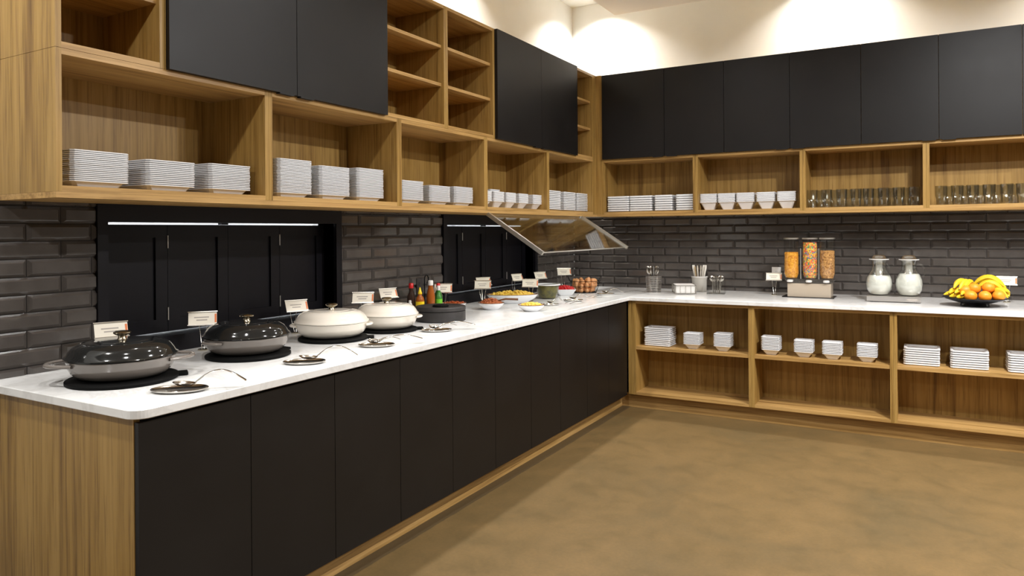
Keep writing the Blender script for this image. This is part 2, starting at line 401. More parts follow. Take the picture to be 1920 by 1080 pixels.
# ------------------------------------------------------------------ upper shelving, left wall
XB = XW + 0.004
def open_unit_y(name, label, y0, y1, z0, z1, shelves=(), grp=None):
    """open box against the left wall"""
    t = thing(name, label, 'shelf unit', (XB, y0, z0), 0, grp)
    d = XU - XB; wd = y1 - y0 - 0.0012; h = z1 - z0 - 0.0014
    bx(0.015, d, 0, T, 0, h).build('side_panel', WZ, t); bx(0.015, d, wd - T, wd, 0, h).build('side_panel', WZ, t)
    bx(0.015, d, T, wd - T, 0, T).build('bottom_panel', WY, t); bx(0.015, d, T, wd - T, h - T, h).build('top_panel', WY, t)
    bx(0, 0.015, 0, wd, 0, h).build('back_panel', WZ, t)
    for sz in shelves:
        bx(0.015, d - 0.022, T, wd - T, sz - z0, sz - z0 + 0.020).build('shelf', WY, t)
    return t
def open_unit_x(name, label, x0, x1, z0, z1, yf, yb, shelves=(), grp=None):
    """open box against the back wall"""
    t = thing(name, label, 'shelf unit', (x0, yf, z0), 0, grp)
    d = yb - yf; wd = x1 - x0 - 0.0012; h = z1 - z0 - 0.0005
    bx(0, T, 0, d - 0.015, 0, h).build('side_panel', WZ, t); bx(wd - T, wd, 0, d - 0.015, 0, h).build('side_panel', WZ, t)
    bx(T, wd - T, 0, d - 0.015, 0, T).build('bottom_panel', WX, t); bx(T, wd - T, 0, d - 0.015, h - T, h).build('top_panel', WX, t)
    bx(0, wd, d - 0.015, d, 0, h).build('back_panel', WZ, t)
    for sz, th in shelves:
        bx(T, wd - T, 0.004, d - 0.015, sz - z0, sz - z0 + th).build('shelf', WX, t)
    return t
LY = [1.434, 2.405, 3.388, 4.365, 5.345, 6.300]
nm = ['nearest', 'second', 'third', 'fourth', 'corner']
for i in range(5):
    extra = ['holding three tall stacks of wide plates', 'with the tallest plate stacks', 'holding three low plate stacks', 'holding square bowls', 'holding narrow plate stacks by the corner'][i]
    open_unit_y('open_shelf_unit', 'oak open shelf box, %s on the left wall, %s' % (nm[i], extra), LY[i], LY[i + 1], ULO, UMID, (), 'open oak boxes along the left wall')
open_unit_y('open_shelf_unit', 'empty oak cube at the near end above the nearest plate box', LY[0], 1.866, UMID, UTOP, (2.445, 2.712), 'oak cubbies along the left wall')
open_unit_y('open_shelf_unit', 'empty oak cubby column with two shelves beside the large dark doors', 3.262, 3.878, UMID, UTOP, (2.452, 2.702), 'oak cubbies along the left wall')
open_unit_y('open_shelf_unit', 'empty oak cubby column with two shelves left of the farther dark doors', 3.878, 4.491, UMID, UTOP, (2.452, 2.706), 'oak cubbies along the left wall')
open_unit_y('open_shelf_unit', 'narrow empty oak cubby column in the corner beside the dark doors', 5.896, 6.300, UMID, UTOP, (2.452, 2.706), 'oak cubbies along the left wall')
def door_unit_y(label, y0, y1):
    t = thing('wall_cabinet', label, 'cabinet', (XB, y0, UMID), 0, 'dark wall cabinets')
    d = XU - XB; wd = y1 - y0; h = UTOP - UMID
    bx(0, d, 0, wd, 0, h).build('body', WZ, t)
    for k in range(2):
        a = 0.002 + k * wd / 2 + (0 if k == 0 else -0.0005); b = (k + 1) * wd / 2 - 0.002
        dr = bx(d + 0.001, d + 0.024, a, b, 0.0, h - 0.003).build('door', M['door'], t)
        c0, c1 = (b - 0.11, b - 0.02) if k == 0 else (a + 0.02, a + 0.11)
        bx(d - 0.0, d + 0.027, c0, c1, -0.006, -0.0005).build('edge_pull', M['black_gap'], dr)
    return t
door_unit_y('dark two-door wall cabinet nearest, above the first plate stacks', 1.868, 3.260)
door_unit_y('dark two-door wall cabinet on the left wall near the corner', 4.493, 5.894)
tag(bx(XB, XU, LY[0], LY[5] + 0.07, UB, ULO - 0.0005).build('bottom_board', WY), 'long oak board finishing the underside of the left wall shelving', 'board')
# corner filler
cf = thing('corner_filler', 'oak corner filler strip between the two runs of wall shelving', 'filler', (XU, YU, ULO))
bx(-T, 0, -0.069, 0.0, 0, UTOP - ULO).build('left_strip', WZ, cf)
bx(-T, 0.051, 0.0, T, 0, UTOP - ULO).build('right_strip', WZ, cf)

# ------------------------------------------------------------------ upper shelving, back wall
YB = YW - 0.004
RX = [-2.648, -1.752, -0.860, 0.027, 0.916, 1.70]
rl = ['first from the corner on the back wall, holding flat plates', 'second on the back wall, holding five stacks of square bowls', 'third on the back wall, full of drinking glasses', 'fourth on the back wall, with spaced drinking glasses', 'last on the back wall at the right edge']
for i in range(5):
    open_unit_x('open_shelf_unit', 'oak open shelf box, ' + rl[i], RX[i], RX[i + 1], ULO, UMID - 0.006, YU, YB, (), 'open oak boxes along the back wall')
DX = [-2.633, -2.026, -1.494, -0.954, -0.419, 0.113, 0.633, 1.165, 1.70]
dl = ['beside the corner, above the flat plates', 'second from the corner, above the square bowls', 'above the drinking glasses', 'last at the right edge of the back wall']
for i in range(4):
    a, c, b = DX[2 * i], DX[2 * i + 1], DX[2 * i + 2]
    t = thing('wall_cabinet', 'dark two-door cabinet on the back wall, ' + dl[i], 'cabinet', (a, YU, UMID - 0.006), 0, 'dark wall cabinets')
    h = UTOP - UMID
    bx(0 if i else -0.015, b - a, 0, YB - YU, 0, h).build('body', WZ, t)
    for k, (p, q) in enumerate(((a, c), (c, b))):
        dr = bx(p - a + 0.002, q - a - 0.002, -0.024, -0.001, 0.004, h - 0.003).build('door', M['door'], t)
        c0, c1 = (q - a - 0.11, q - a - 0.02) if k == 0 else (p - a + 0.02, p - a + 0.11)
        bx(c0, c1, -0.027, 0.0, -0.002, 0.0035).build('edge_pull', M['black_gap'], dr)
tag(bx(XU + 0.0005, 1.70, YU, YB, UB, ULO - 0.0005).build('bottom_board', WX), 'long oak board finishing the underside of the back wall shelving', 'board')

# ------------------------------------------------------------------ base units
XD = -2.175
BY = [1.420, 2.282, 3.163, 4.044, 4.926, 5.757]
for i in range(5):
    t = thing('base_cabinet', 'dark two-door base cabinet, %s from the near end of the counter' % NTH[i], 'cabinet', (XW, BY[i], 0.117), 0, 'dark base cabinets')
    wd = BY[i + 1] - BY[i]; d = XD - 0.022 - XW; h = 0.787
    bx(0, d, 0, wd, 0, h).build('body', M['black_gap'], t)
    e0 = -0.021 if i == 0 else 0.0
    if i == 0: bx(0, d, -0.022, -0.001, -0.117, h + 0.007).build('end_panel', WZ, t)['label'] = 'oak end panel facing the near side'
    md = (1.842, 2.722, 3.603, 4.470, 5.350)[i] - BY[i]
    for a, b in ((e0 + 0.0015, md - 0.0015), (md + 0.0015, wd - 0.0015)):
        bx(d + 0.001, d + 0.022, a, b, 0, h - 0.006).build('door', M['door'], t)
struct('baseboard_left', bx(-2.27, -2.25, 1.42, 5.84, 0, 0.1165), WY)
struct('baseboard_back', bx(-2.25, 1.75, 5.84, 5.86, 0, 0.1185), WX)
tag(bx(-2.171, -2.128, 5.782, 5.80, 0.121, CT0 - 0.001).build('filler_strip', WZ), 'narrow oak filler strip where the two base runs meet', 'filler')
SX = [-2.127, -1.162, -0.185, 0.792, 1.75]
sl = ['first from the corner, with one wide plate stack', 'second from the corner, with four bowl stacks', 'third from the corner, with rectangular plate stacks', 'last at the right edge of the photo']
YS, YSB = 5.782, 6.115
for i in range(4):
    open_unit_x('base_shelf_unit', 'oak open base shelf, ' + sl[i], SX[i], SX[i + 1], 0.120, CT0 - 0.0005, YS, YSB, ((0.502, 0.026),), 'open oak base shelves')
# countertop, one L-shaped slab with a rounded near corner
pts = [(-3.119, 1.376)]
for k in range(9):
    a = -PI / 2 + PI / 2 * k / 8
    pts.append((-2.152 - 0.055 + 0.055 * math.cos(a), 1.376 + 0.055 + 0.055 * math.sin(a)))
pts += [(-2.152, 5.758), (1.75, 5.758), (1.75, YW + 0.009), (-3.119, YW + 0.009)]
m = MB()
n = len(pts); e = 0.0025
def inset(p, d):
    q = []
    for i in range(len(p)):
        a, b, c = Vector(p[i - 1]), Vector(p[i]), Vector(p[(i + 1) % len(p)])
        n1 = Vector((-(b - a).y, (b - a).x)).normalized(); n2 = Vector((-(c - b).y, (c - b).x)).normalized()
        mm = (n1 + n2); mm = mm / max(mm.dot(n1), 0.2)
        q.append(tuple(b + mm * d))
    return q
ins = inset(pts, e)
m.loft([[(x, y, CT0) for x, y in ins], [(x, y, CT0 + e) for x, y in pts], [(x, y, CT1 - e) for x, y in pts], [(x, y, CT1) for x, y in ins]])
tag(m.build('countertop', M['quartz']), 'white quartz L-shaped countertop running along both walls', 'countertop')

#@@OBJECTS
# ------------------------------------------------------------------ glass food guard under the left shelving
gd = thing('food_guard', 'tilted clear glass food guard with satin metal side rails under the shelving', 'food guard', (XU + 0.002, 4.39, 1.624))
gl = 0.50; ga = math.atan2(1.624 - 1.351, 0.43); gw = 1.645
gx, gz = math.cos(ga), -math.sin(ga)
def gq(s0, s1, y0, y1, n0, n1):
    nx, nz = math.sin(ga), math.cos(ga); v = []
    for nn in (n0, n1):
        for (s, y) in ((s0, y0), (s1, y0), (s1, y1), (s0, y1)):
            v.append((gx * s + nx * nn, y, gz * s + nz * nn))
    return MB().add(v, [(0, 3, 2, 1), (4, 5, 6, 7), (0, 1, 5, 4), (1, 2, 6, 5), (2, 3, 7, 6), (3, 0, 4, 7)])
gq(0.0, gl, 0.012, gw - 0.012, -0.003, 0.003).build('glass_pane', M['guard'], gd)
for y in (0.0, gw - 0.014):
    r = gq(-0.01, gl + 0.012, y - 0.004, y + 0.018, -0.014, 0.014).build('side_rail', M['alu'], gd)
gq(gl, gl + 0.005, 0.016, gw - 0.016, -0.004, 0.004).build('front_edge_strip', M['alu'], gd)
for y in (0.02, gw - 0.05):
    MB().lathe([(0.009, 0), (0.009, 0.012), (0.006, 0.012)], (0.0, y, 0.0), 12).build('hinge_pin', M['alu'], gd, True)

# ------------------------------------------------------------------ crockery
def sq_ring(h, z, ch):
    c = h - ch
    return [(-c, -h, z), (c, -h, z), (h, -c, z), (h, c, z), (c, h, z), (-c, h, z), (-h, c, z), (-h, -c, z)]
def rect_ring(a, b, z, ch):
    return [(-a + ch, -b, z), (a - ch, -b, z), (a, -b + ch, z), (a, b - ch, z), (a - ch, b, z), (-a + ch, b, z), (-a, b - ch, z), (-a, -b + ch, z)]
def plate_mesh(name, a, b, h, t, foot=0.74, und=0.014):
    ch = 0.012; f = foot; k = 0.006
    return MB().loft([rect_ring(a * f, b * f, 0, ch), rect_ring(a - und, b - und, h - t - 0.0015, ch), rect_ring(a - 0.001, b - 0.001, h - t, ch), rect_ring(a, b, h - t + 0.0006, ch), rect_ring(a, b, h, ch),
                      rect_ring(a - und - 0.001, b - und - 0.001, h - 0.0012, ch), rect_ring(a * f - k, b * f - k, 0.003, ch)]).mesh(name, M['porcelain'])
def bowl_mesh(a, h):
    ch = 0.008; t = 0.0066
    return MB().loft([sq_ring(a * 0.52, 0, ch), sq_ring(a - 0.008, h - t - 0.002, ch), sq_ring(a - 0.001, h - t, ch), sq_ring(a, h - t + 0.0005, ch), sq_ring(a, h, ch), sq_ring(a - 0.008, h - 0.001, ch), sq_ring(a * 0.52 - 0.003, 0.005, ch)]).mesh('square_bowl', M['porcelain'])
ME_PLATE = plate_mesh('square_plate', 0.115, 0.115, 0.026, 0.0042)
ME_PLATE_S = plate_mesh('square_plate', 0.112, 0.113, 0.020, 0.0095)
ME_TRAY = plate_mesh('square_plate', 0.112, 0.09, 0.015, 0.0098, 0.86)
ME_BOWL = bowl_mesh(0.0725, 0.052)
ME_BOWL3 = bowl_mesh(0.0745, 0.070)
ME_BOWL2 = bowl_mesh(0.067, 0.047)
def stack(name, kind, me, x, y, z, n, dz, where, jit=0.0012, rj=0.006, cat='plate'):
    for k in range(n):
        o = link(name, me, None, (x + random.uniform(-jit, jit), y + random.uniform(-jit, jit), z + k * dz), random.uniform(-rj, rj))
        j = n - 1 - k
        tag(o, 'white %s, %s in %s' % (kind, 'topmost' if j == 0 else ORD[j] + ' from top', where), cat, 'stacked white %ss' % kind)
zs = ULO + T + 0.0003
xp = -2.75 - 0.115
pos3 = ('left', 'middle', 'right')
for (c, ys, ns, tops) in (('the nearest left-wall box', (1.630, 1.932, 2.231), (17, 14, 15), (1.822, 1.809, 1.816)),
                    ('the second left-wall box', (2.624, 2.908, 3.197), (23, 21, 22), (1.873, 1.858, 1.867)),
                    ('the third left-wall box', (3.586, 3.884, 4.165), (16, 14, 15), (1.821, 1.805, 1.811))):
    for y, n, tp, p in zip(ys, ns, tops, pos3):
        stack('square_plate', 'square plate', ME_PLATE, xp, y, zs, n, (tp - zs - 0.026) / (n - 1), '%s stack of %s' % (p, c))
for y, n, p in zip((4.460, 4.638, 4.823, 5.023, 5.255), (8, 8, 8, 8, 8), NTH):
    stack('square_bowl', 'square bowl', ME_BOWL, -2.75 - 0.0725, y, zs, n, 0.0098, '%s stack of the fourth left-wall box' % p, cat='bowl')
stack('square_bowl', 'square bowl', ME_BOWL, -2.955, 4.80, zs, 10, 0.0108, 'rear stack of the fourth left-wall box', cat='bowl')
for y, p in zip((5.585, 5.888, 6.165), pos3):
    stack('square_plate', 'square plate', ME_PLATE_S, -2.75 - 0.112, y, zs, 11, 0.0151, '%s stack of the corner left-wall box' % p, rj=0.012)
ME_PLATE_R = plate_mesh('square_plate', 0.108, 0.10, 0.021, 0.0145)
ME_PLATE_R2 = plate_mesh('square_plate', 0.083, 0.10, 0.021, 0.0145)
for x, me, p in zip((-2.507, -2.284, -2.066, -1.866), (ME_PLATE_R, ME_PLATE_R, ME_PLATE_R2, ME_PLATE_R2), NTH):
    stack('square_plate', 'square plate', me, x, 6.42 + 0.10, zs, 7, 0.0210, '%s stack of the first back-wall box' % p)
for x, p in zip((-1.655, -1.497, -1.337, -1.166, -0.998), NTH):
    stack('square_bowl', 'square bowl', ME_BOWL3, x, 6.42 + 0.0745, zs, 8, 0.0105, '%s stack of the second back-wall box' % p, cat='bowl')
# lower shelves
zl = 0.528 + 0.0004
stack('square_plate', 'square plate', ME_TRAY, -1.944, 5.94, zl, 10, 0.0155, 'only stack of the first base shelf', 0.002, 0.02)
for x, n, p in ((-1.646, 8, 'left'), (-1.400, 9, 'right')):
    stack('square_bowl', 'square bowl', ME_BOWL2, x, 5.89, zl, n, 0.0118, '%s stack of the first base shelf' % p, cat='bowl')
for x, n, p in zip((-1.032, -0.793, -0.593, -0.358), (9, 8, 8, 8), NTH):
    stack('square_bowl', 'square bowl', ME_BOWL2, x, 5.89, zl, n, 0.0118, '%s stack of the second base shelf' % p, cat='bowl')
for x, n, p in zip((-0.012, 0.275, 0.605), (8, 8, 8), pos3):
    stack('square_plate', 'square plate', ME_TRAY, x, 5.945, zl, n, 0.0158, '%s stack of the third base shelf' % p, 0.002, 0.012)

# drinking glasses
def tumbler_mesh():
    prof = [(0.0315, 0.0), (0.0325, 0.004), (0.035, 0.05), (0.0385, 0.062), (0.041, 0.075), (0.0425, 0.148), (0.0405, 0.148), (0.0390, 0.077), (0.0360, 0.064), (0.0320, 0.05), (0.0295, 0.012)]
    return MB().lathe(prof, (0, 0, 0), 18).mesh('drinking_glass', M['tumbler'], True, 18)
ME_GLASS = tumbler_mesh()
for k, x in enumerate((-0.795, -0.687, -0.573, -0.466, -0.377, -0.268, -0.162, -0.053)):
    tag(link('drinking_glass', ME_GLASS, None, (x, 6.45, zs)), 'clear drinking glass, %s from left in front row of third back-wall box' % NTH[k], 'glass', 'glasses in the third back-wall box')
for k, x in enumerate((-0.74, -0.63, -0.52, -0.42, -0.32, -0.215, -0.11)):
    tag(link('drinking_glass', ME_GLASS, None, (x, 6.56, zs)), 'clear drinking glass, %s from left in rear row of third back-wall box' % NTH[k], 'glass', 'glasses in the third back-wall box')
for k, x in enumerate((0.126, 0.231, 0.33, 0.434, 0.543, 0.637)):
    tag(link('drinking_glass', ME_GLASS, None, (x, 6.45, zs)), 'clear drinking glass, %s from left in front row of fourth back-wall box' % NTH[k], 'glass', 'glasses in the fourth back-wall box')
for k, x in enumerate((0.180, 0.285, 0.385, 0.49, 0.595)):
    tag(link('drinking_glass', ME_GLASS, None, (x, 6.56, zs)), 'clear drinking glass, %s from left in rear row of fourth back-wall box' % NTH[k], 'glass', 'glasses in the fourth back-wall box')

# ------------------------------------------------------------------ covered pots on trivets
Z = CT1 + 0.0003
def pot(label, x, y, r, mb, ml, knob_kind, hang, handles, tx, ty, tlabel, tr):
    tv = thing('trivet', tlabel, 'trivet', (x + tx, y + ty, Z), hang, 'black trivets under the covered pots')
    MB().lathe([(tr - 0.008, 0), (tr, 0.003), (tr, 0.011), (tr - 0.004, 0.014), (0.02, 0.014)], (0, 0, 0), 40).build('plate', M['iron'], tv, True)
    MB().box(tr - 0.02, tr + 0.03, -0.03, 0.03, 0.002, 0.012).build('grip_tab', M['iron'], tv)
    z0 = Z + 0.0145
    p = thing('covered_pot', label, 'pot', (x, y, z0), hang, 'covered pots on the counter')
    body = [(r * 0.70, 0.0), (r * 0.80, 0.006), (r * 0.90, 0.022), (r * 0.965, 0.045), (r * 0.985, 0.066), (r * 1.0, 0.070), (r * 1.0, 0.074), (r * 0.96, 0.074)]
    MB().lathe(body, (0, 0, 0), 56).build('body', mb, p, True, 50)
    zl0 = 0.0745
    lid = [(r * 0.98, 0.0), (r * 1.03, 0.002), (r * 1.03, 0.007), (r * 0.985, 0.013), (r * 0.95, 0.026), (r * 0.88, 0.042), (r * 0.78, 0.053), (r * 0.73, 0.0565), (r * 0.725, 0.055), (r * 0.66, 0.057), (r * 0.655, 0.0585), (r * 0.50, 0.0605), (r * 0.495, 0.062), (r * 0.33, 0.063), (r * 0.05, 0.064)]
    ld = MB().lathe(lid, (0, 0, zl0), 56).build('lid', ml, p, True, 50)
    zk = zl0 + 0.064
    MB().lathe([(0.020, -0.002), (0.015, 0.004), (0.014, 0.014), (0.024, 0.018), (0.031, 0.023), (0.031, 0.028), (0.024, 0.032), (0.006, 0.033)], (0, 0, zk), 20).build('knob', M['brass'], ld, True)
    for s in (-1, 1):
        if not handles: 
            a = 0.022; hw = 0.06
        else:
            a = 0.062; hw = 0.098
        pts_ = []
        for k in range(11):
            t_ = -1 + 2 * k / 10
            pts_.append((s * (math.sqrt(max(r * r - (hw * t_) ** 2, 0)) * 0.97 + a * (1 - abs(t_) ** 3)), hw * t_, 0.060))
        MB().tube(pts_, 0.0095, 10, True, None, [(0.75, 1.25)] * 11).build('handle', mb, p, True, 60)
    return p
pot('dark grey lidded braiser with side handles, nearest on the counter', -2.695, 1.672, 0.192, M['grey_en'], M['char_en'], 0, 1.0, True, 0.025, -0.012, 'flat black trivet under the nearest grey pot', 0.196)
pot('dark grey lidded braiser, second from the near end of the counter', -2.715, 2.280, 0.187, M['grey_en'], M['char_en'], 0, YAW + 1.0, False, 0.035, -0.02, 'flat black trivet under the second grey pot', 0.186)
pot('cream enamel lidded braiser in front of the dark shutters', -2.722, 2.838, 0.188, M['cream'], M['cream'], 1, YAW + 0.2, False, 0.03, -0.02, 'flat black trivet under the nearer cream pot', 0.180)
pot('cream enamel lidded braiser beside the round black warmer', -2.680, 3.238, 0.177, M['cream'], M['cream'], 1, YAW + 0.2, False, 0.03, -0.02, 'flat black trivet under the farther cream pot', 0.165)
# round black warmer
t = thing('round_warmer', 'round charcoal lidded warmer beside the farther cream pot', 'warmer', (-2.655, 3.735, Z))
MB().lathe([(0.152, 0), (0.158, 0.004), (0.158, 0.062), (0.150, 0.066)], (0, 0, 0), 48).build('base', M['slate'], t, True)
ld = MB().lathe([(0.156, 0.0665), (0.159, 0.070), (0.159, 0.086), (0.154, 0.092), (0.120, 0.090), (0.115, 0.087), (0.03, 0.086)], (0, 0, 0), 48).build('lid', M['slate'], t, True)
MB().lathe([(0.050, 0.0862), (0.052, 0.092), (0.046, 0.097), (0.01, 0.098)], (0, 0, 0), 24).build('knob', M['iron'], ld, True)

# ------------------------------------------------------------------ spoon rests and serving cutlery
def oval_rest(label, x, y, a, b, rz):
    t = MB()
    prof = [(0.80, 0.0), (0.97, 0.006), (1.0, 0.010), (0.985, 0.0115), (0.93, 0.0075), (0.78, 0.0035), (0.05, 0.003)]
    t.loft([[(a * r * math.cos(2 * PI * i / 36), b * r * math.sin(2 * PI * i / 36), z) for i in range(36)] for r, z in prof])
    return tag(t.build('spoon_rest', M['steel'], None, True, 60, (x, y, Z), rz), label, 'spoon rest', 'steel spoon rests')
def spoon(name, label, x, y, z, rz, L=0.25, bowl=(0.042, 0.030), arch=0.05, cat='spoon', bowl_tilt=0.35):
    o = thing(name, label, cat, (x, y, z), rz, 'serving cutlery')
    m = MB(); seg = 18
    rings = []
    for k, (r, zz) in enumerate(((0.02, 0.0), (0.6, 0.003), (1.0, 0.013), (0.97, 0.0145), (0.6, 0.006), (0.02, 0.003))):
        rings.append([(bowl[0] * r * math.cos(2 * PI * i / seg), bowl[1] * r * math.sin(2 * PI * i / seg), zz + 0.0 + bowl_tilt * bowl[0] * 0.3 * (-math.cos(2 * PI * i / seg) * r + 1)) for i in range(seg)])
    m.loft(rings).build('bowl', M['steel'], o, True, 60)
    P, W = [], []
    for k in range(12):
        s = k / 11
        P.append((bowl[0] * 0.9 + s * L, 0, 0.012 + arch * math.sin(PI * min(s * 1.0, 1.0)) * (1 - 0.15 * s) + 0.004 * (1 - s)))
        W.append((0.55, 1.0 + 2.2 * s * s))
    MB().tube(P, 0.0048, 8, True, None, W).build('handle', M['steel'], o, True, 60)
    return o
rests = [(-2.298, 1.636, 0.098, 0.066, 'beside the nearest grey pot'), (-2.307, 2.239, 0.090, 0.062, 'beside the second grey pot'), (-2.335, 2.741, 0.090, 0.062, 'in front of the nearer cream pot'), (-2.384, 3.310, 0.088, 0.060, 'in front of the farther cream pot')]
for i, (x, y, a, b, w_) in enumerate(rests):
    oval_rest('polished oval steel spoon rest ' + w_, x, y, a, b, YAW + 0.12)
    if i < 2:
        spoon('serving_spoon', 'steel serving spoon with arched handle on the rest ' + w_, x + 0.015, y + 0.008, Z + 0.012, YAW + 0.30, 0.17, (0.04, 0.028), 0.045)
    else:
        spoon('serving_spoon', 'steel serving spoon lying on the rest ' + w_, x - 0.02, y + 0.015, Z + 0.012, YAW + 0.28, 0.20, (0.036, 0.026), 0.022)
        spoon('serving_spoon', 'second steel serving spoon lying on the rest ' + w_, x + 0.0, y - 0.02, Z + 0.0125, YAW + 0.62, 0.11, (0.032, 0.024), 0.015)
def tongs(label, x, y, rz, L=0.17, z=0.0):
    o = thing('serving_tongs', label, 'tongs', (x, y, Z + z), rz, 'serving cutlery')
    for s in (-1, 1):
        P = [(L * k / 8, s * (0.004 + 0.026 * math.sin(PI * 0.5 * (1 - k / 8))), 0.006 + 0.012 * math.sin(PI * k / 8)) for k in range(9)]
        MB().tube(P, 0.005, 6, True, None, [(0.4, 1.1)] * 9).build('arm', M['steel'], o, True, 60)
    return o
for i, (x, y, a, b, w_) in enumerate(((-2.439, 4.859, 0.062, 0.045, 'beside the yellow egg bowl'), (-2.430, 5.240, 0.080, 0.052, 'in front of the glass salad bowl'), (-2.415, 5.880, 0.080, 0.052, 'in front of the egg basket'))):
    oval_rest('small oval steel spoon rest ' + w_, x, y, a, b, YAW + 0.1)
    spoon('serving_spoon', 'steel serving spoon on the small rest ' + w_, x - 0.005, y, Z + 0.0125, YAW + 0.9 - 0.4 * i, 0.12, (0.033, 0.024), 0.03)
tongs('steel tongs lying by the red fruit bowl', -2.40, 5.50, YAW + 0.7, 0.16)
tongs('steel tongs lying near the inner corner of the counter', -2.33, 6.10, YAW - 0.1, 0.20)
tongs('steel tongs beside the small rest near the yellow egg bowl', -2.36, 4.98, YAW + 0.5, 0.15)

# ------------------------------------------------------------------ name card holders
def card_holder(label, x, y, face, h=0.165, cw=0.125, ch=0.062, loop=True, base=True):
    """face = direction the card looks to (angle about z); wires rise from a round base"""
    t = thing('card_holder', label, 'card holder', (x, y, Z), face, 'name card holders')
    # local: card faces -Y, wires lean back
    if base: MB().lathe([(0.022, 0), (0.024, 0.002), (0.024, 0.006), (0.020, 0.008), (0.004, 0.0085)], (0, 0, 0), 20).build('base', M['brass'], t, True)
    tilt = 0.45
    zc = h - ch * math.cos(tilt)
    for s in (-1, 1):
        P = []
        for k in range(13):
            u = k / 12
            P.append((s * (0.005 + 0.020 * u), 0.030 * math.sin(PI * u) * 1.0 + (-0.004) * u, 0.006 + (h - 0.012) * u ** 0.9))
        MB().tube(P, 0.0016, 6).build('wire', M['wire'], t, True, 60)
    # card: tilted plane
    ct, st = math.cos(tilt), math.sin(tilt)
    def cq(a0, a1, b0, b1, o0, o1):
        v = []
        for oo in (o0, o1):
            for a, b in ((a0, b0), (a1, b0), (a1, b1), (a0, b1)):
                v.append((a, -0.036 + b * st - oo * ct, zc + b * ct + oo * st))
        return MB().add(v, [(0, 3, 2, 1), (4, 5, 6, 7), (0, 1, 5, 4), (1, 2, 6, 5), (2, 3, 7, 6), (3, 0, 4, 7)])
    holder = cq(-cw / 2 - 0.003, cw / 2 + 0.003, -0.004, 0.0, -0.003, 0.008); holder.add(*[(lambda q: (q.v, q.f))(cq(-cw / 2 - 0.003, cw / 2 + 0.003, ch, ch + 0.004, -0.003, 0.006))][0])
    holder.build('clip', M['wire'], t)
    cd = cq(-cw / 2, cw / 2, 0, ch, -0.001, 0.001).build('card', M['paper'], t)
    pr = MB()
    for (u0, u1, v0) in ((-0.30, 0.22, 0.56), (-0.22, 0.16, 0.34)):
        q = cq(u0 * cw, u1 * cw, v0 * ch, (v0 + 0.09) * ch, 0.0011, 0.0014); pr.add(q.v, q.f)
    pr.build('print', M['ink'], cd)
    cq(0.42 * cw, 0.49 * cw, 0.15 * ch, 0.85 * ch, 0.0011, 0.0014).build('orange_mark', M['orange_pr'], cd)
    return t
FA = 0.95
for (x, y, a, lb, h) in ((-2.985, 1.800, FA + 0.25, 'standing behind the nearest grey pot', 0.185),
                         (-3.000, 2.262, FA - 0.05, 'between the shutters and the second grey pot', 0.182),
                         (-3.040, 2.885, FA + 0.25, 'behind the nearer cream pot', 0.182),
                         (-2.935, 3.330, FA - 0.35, 'behind the farther cream pot, the larger of two', 0.195),
                         (-3.045, 3.680, FA + 0.25, 'near the tiles behind the farther cream pot', 0.19),
                         (-2.985, 4.235, FA - 0.40, 'behind the small dish of salsa', 0.185),
                         (-2.940, 4.700, FA - 0.50, 'behind the bowl of brown meat', 0.18),
                         (-3.060, 4.880, FA + 0.1, 'left of the far shutters behind the meat bowl', 0.19),
                         (-3.060, 5.420, FA + 0.35, 'by the far shutters behind the gratin dish', 0.19),
                         (-2.720, 5.060, FA - 0.55, 'in front of the glass salad bowl', 0.175),
                         (-3.045, 5.830, FA + 0.15, 'by the far shutter jamb', 0.185),
                         (-2.870, 5.985, FA - 0.3, 'beside the basket of eggs', 0.215),
                         (-1.105, 6.450, 0.12, 'on the back counter left of the cereal dispenser', 0.185),
                         (0.545, 6.520, -0.1, 'behind the fruit plate', 0.19)):
    card_holder('small name card on a wire stand ' + lb, x, y, a, h)

# ------------------------------------------------------------------ condiments
cd = thing('condiment_caddy', 'black wire condiment caddy with a loop handle by the tiles', 'caddy', (-2.975, 4.010, Z))
MB().box(-0.055, 0.055, -0.185, 0.205, 0.0, 0.006).build('tray', M['iron'], cd)
rim = MB(); loop_ = [(-0.055, -0.185, 0.045), (0.055, -0.185, 0.045), (0.055, 0.205, 0.045), (-0.055, 0.205, 0.045), (-0.055, -0.185, 0.045)]
for a, b in zip(loop_[:-1], loop_[1:]): rim.tube([a, b], 0.0025, 6)
for a in loop_[:4]: rim.tube([(a[0], a[1], 0.004), a], 0.0025, 6)
rim.build('rim', M['iron'], cd)
hp = [(0.0, -0.012, 0.006), (0.0, -0.012, 0.19)] + [(0.0, 0.010 - 0.022 * math.cos(PI * k / 8 * 1.4), 0.235 + 0.028 * math.sin(PI * k / 8 * 1.4)) for k in range(9)]
MB().tube(hp, 0.004, 8).build('loop_handle', M['iron'], cd, True, 60)
def bottle(label, x, y, prof, body, capprof, capmat, lab=None):
    t = thing('sauce_bottle', label, 'bottle', (x, y, Z + 0.0065), 0, 'sauce bottles in the caddy')
    MB().lathe(prof, (0, 0, 0), 20).build('body', body, t, True, 45)
    MB().lathe(capprof, (0, 0, prof[-1][1] + 0.0002), 16).build('cap', capmat, t, True, 45)
    if lab: MB().lathe([(lab[0] - 0.001, lab[1]), (lab[0] + 0.0006, lab[1]), (lab[0] + 0.0006, lab[2]), (lab[0] - 0.001, lab[2])], (0, 0, 0), 20, caps=(False, False)).build('paper_label', lab[3], t, True, 45)
B1 = [(0.026, 0), (0.029, 0.004), (0.029, 0.095), (0.024, 0.112), (0.013, 0.126), (0.013, 0.135)]
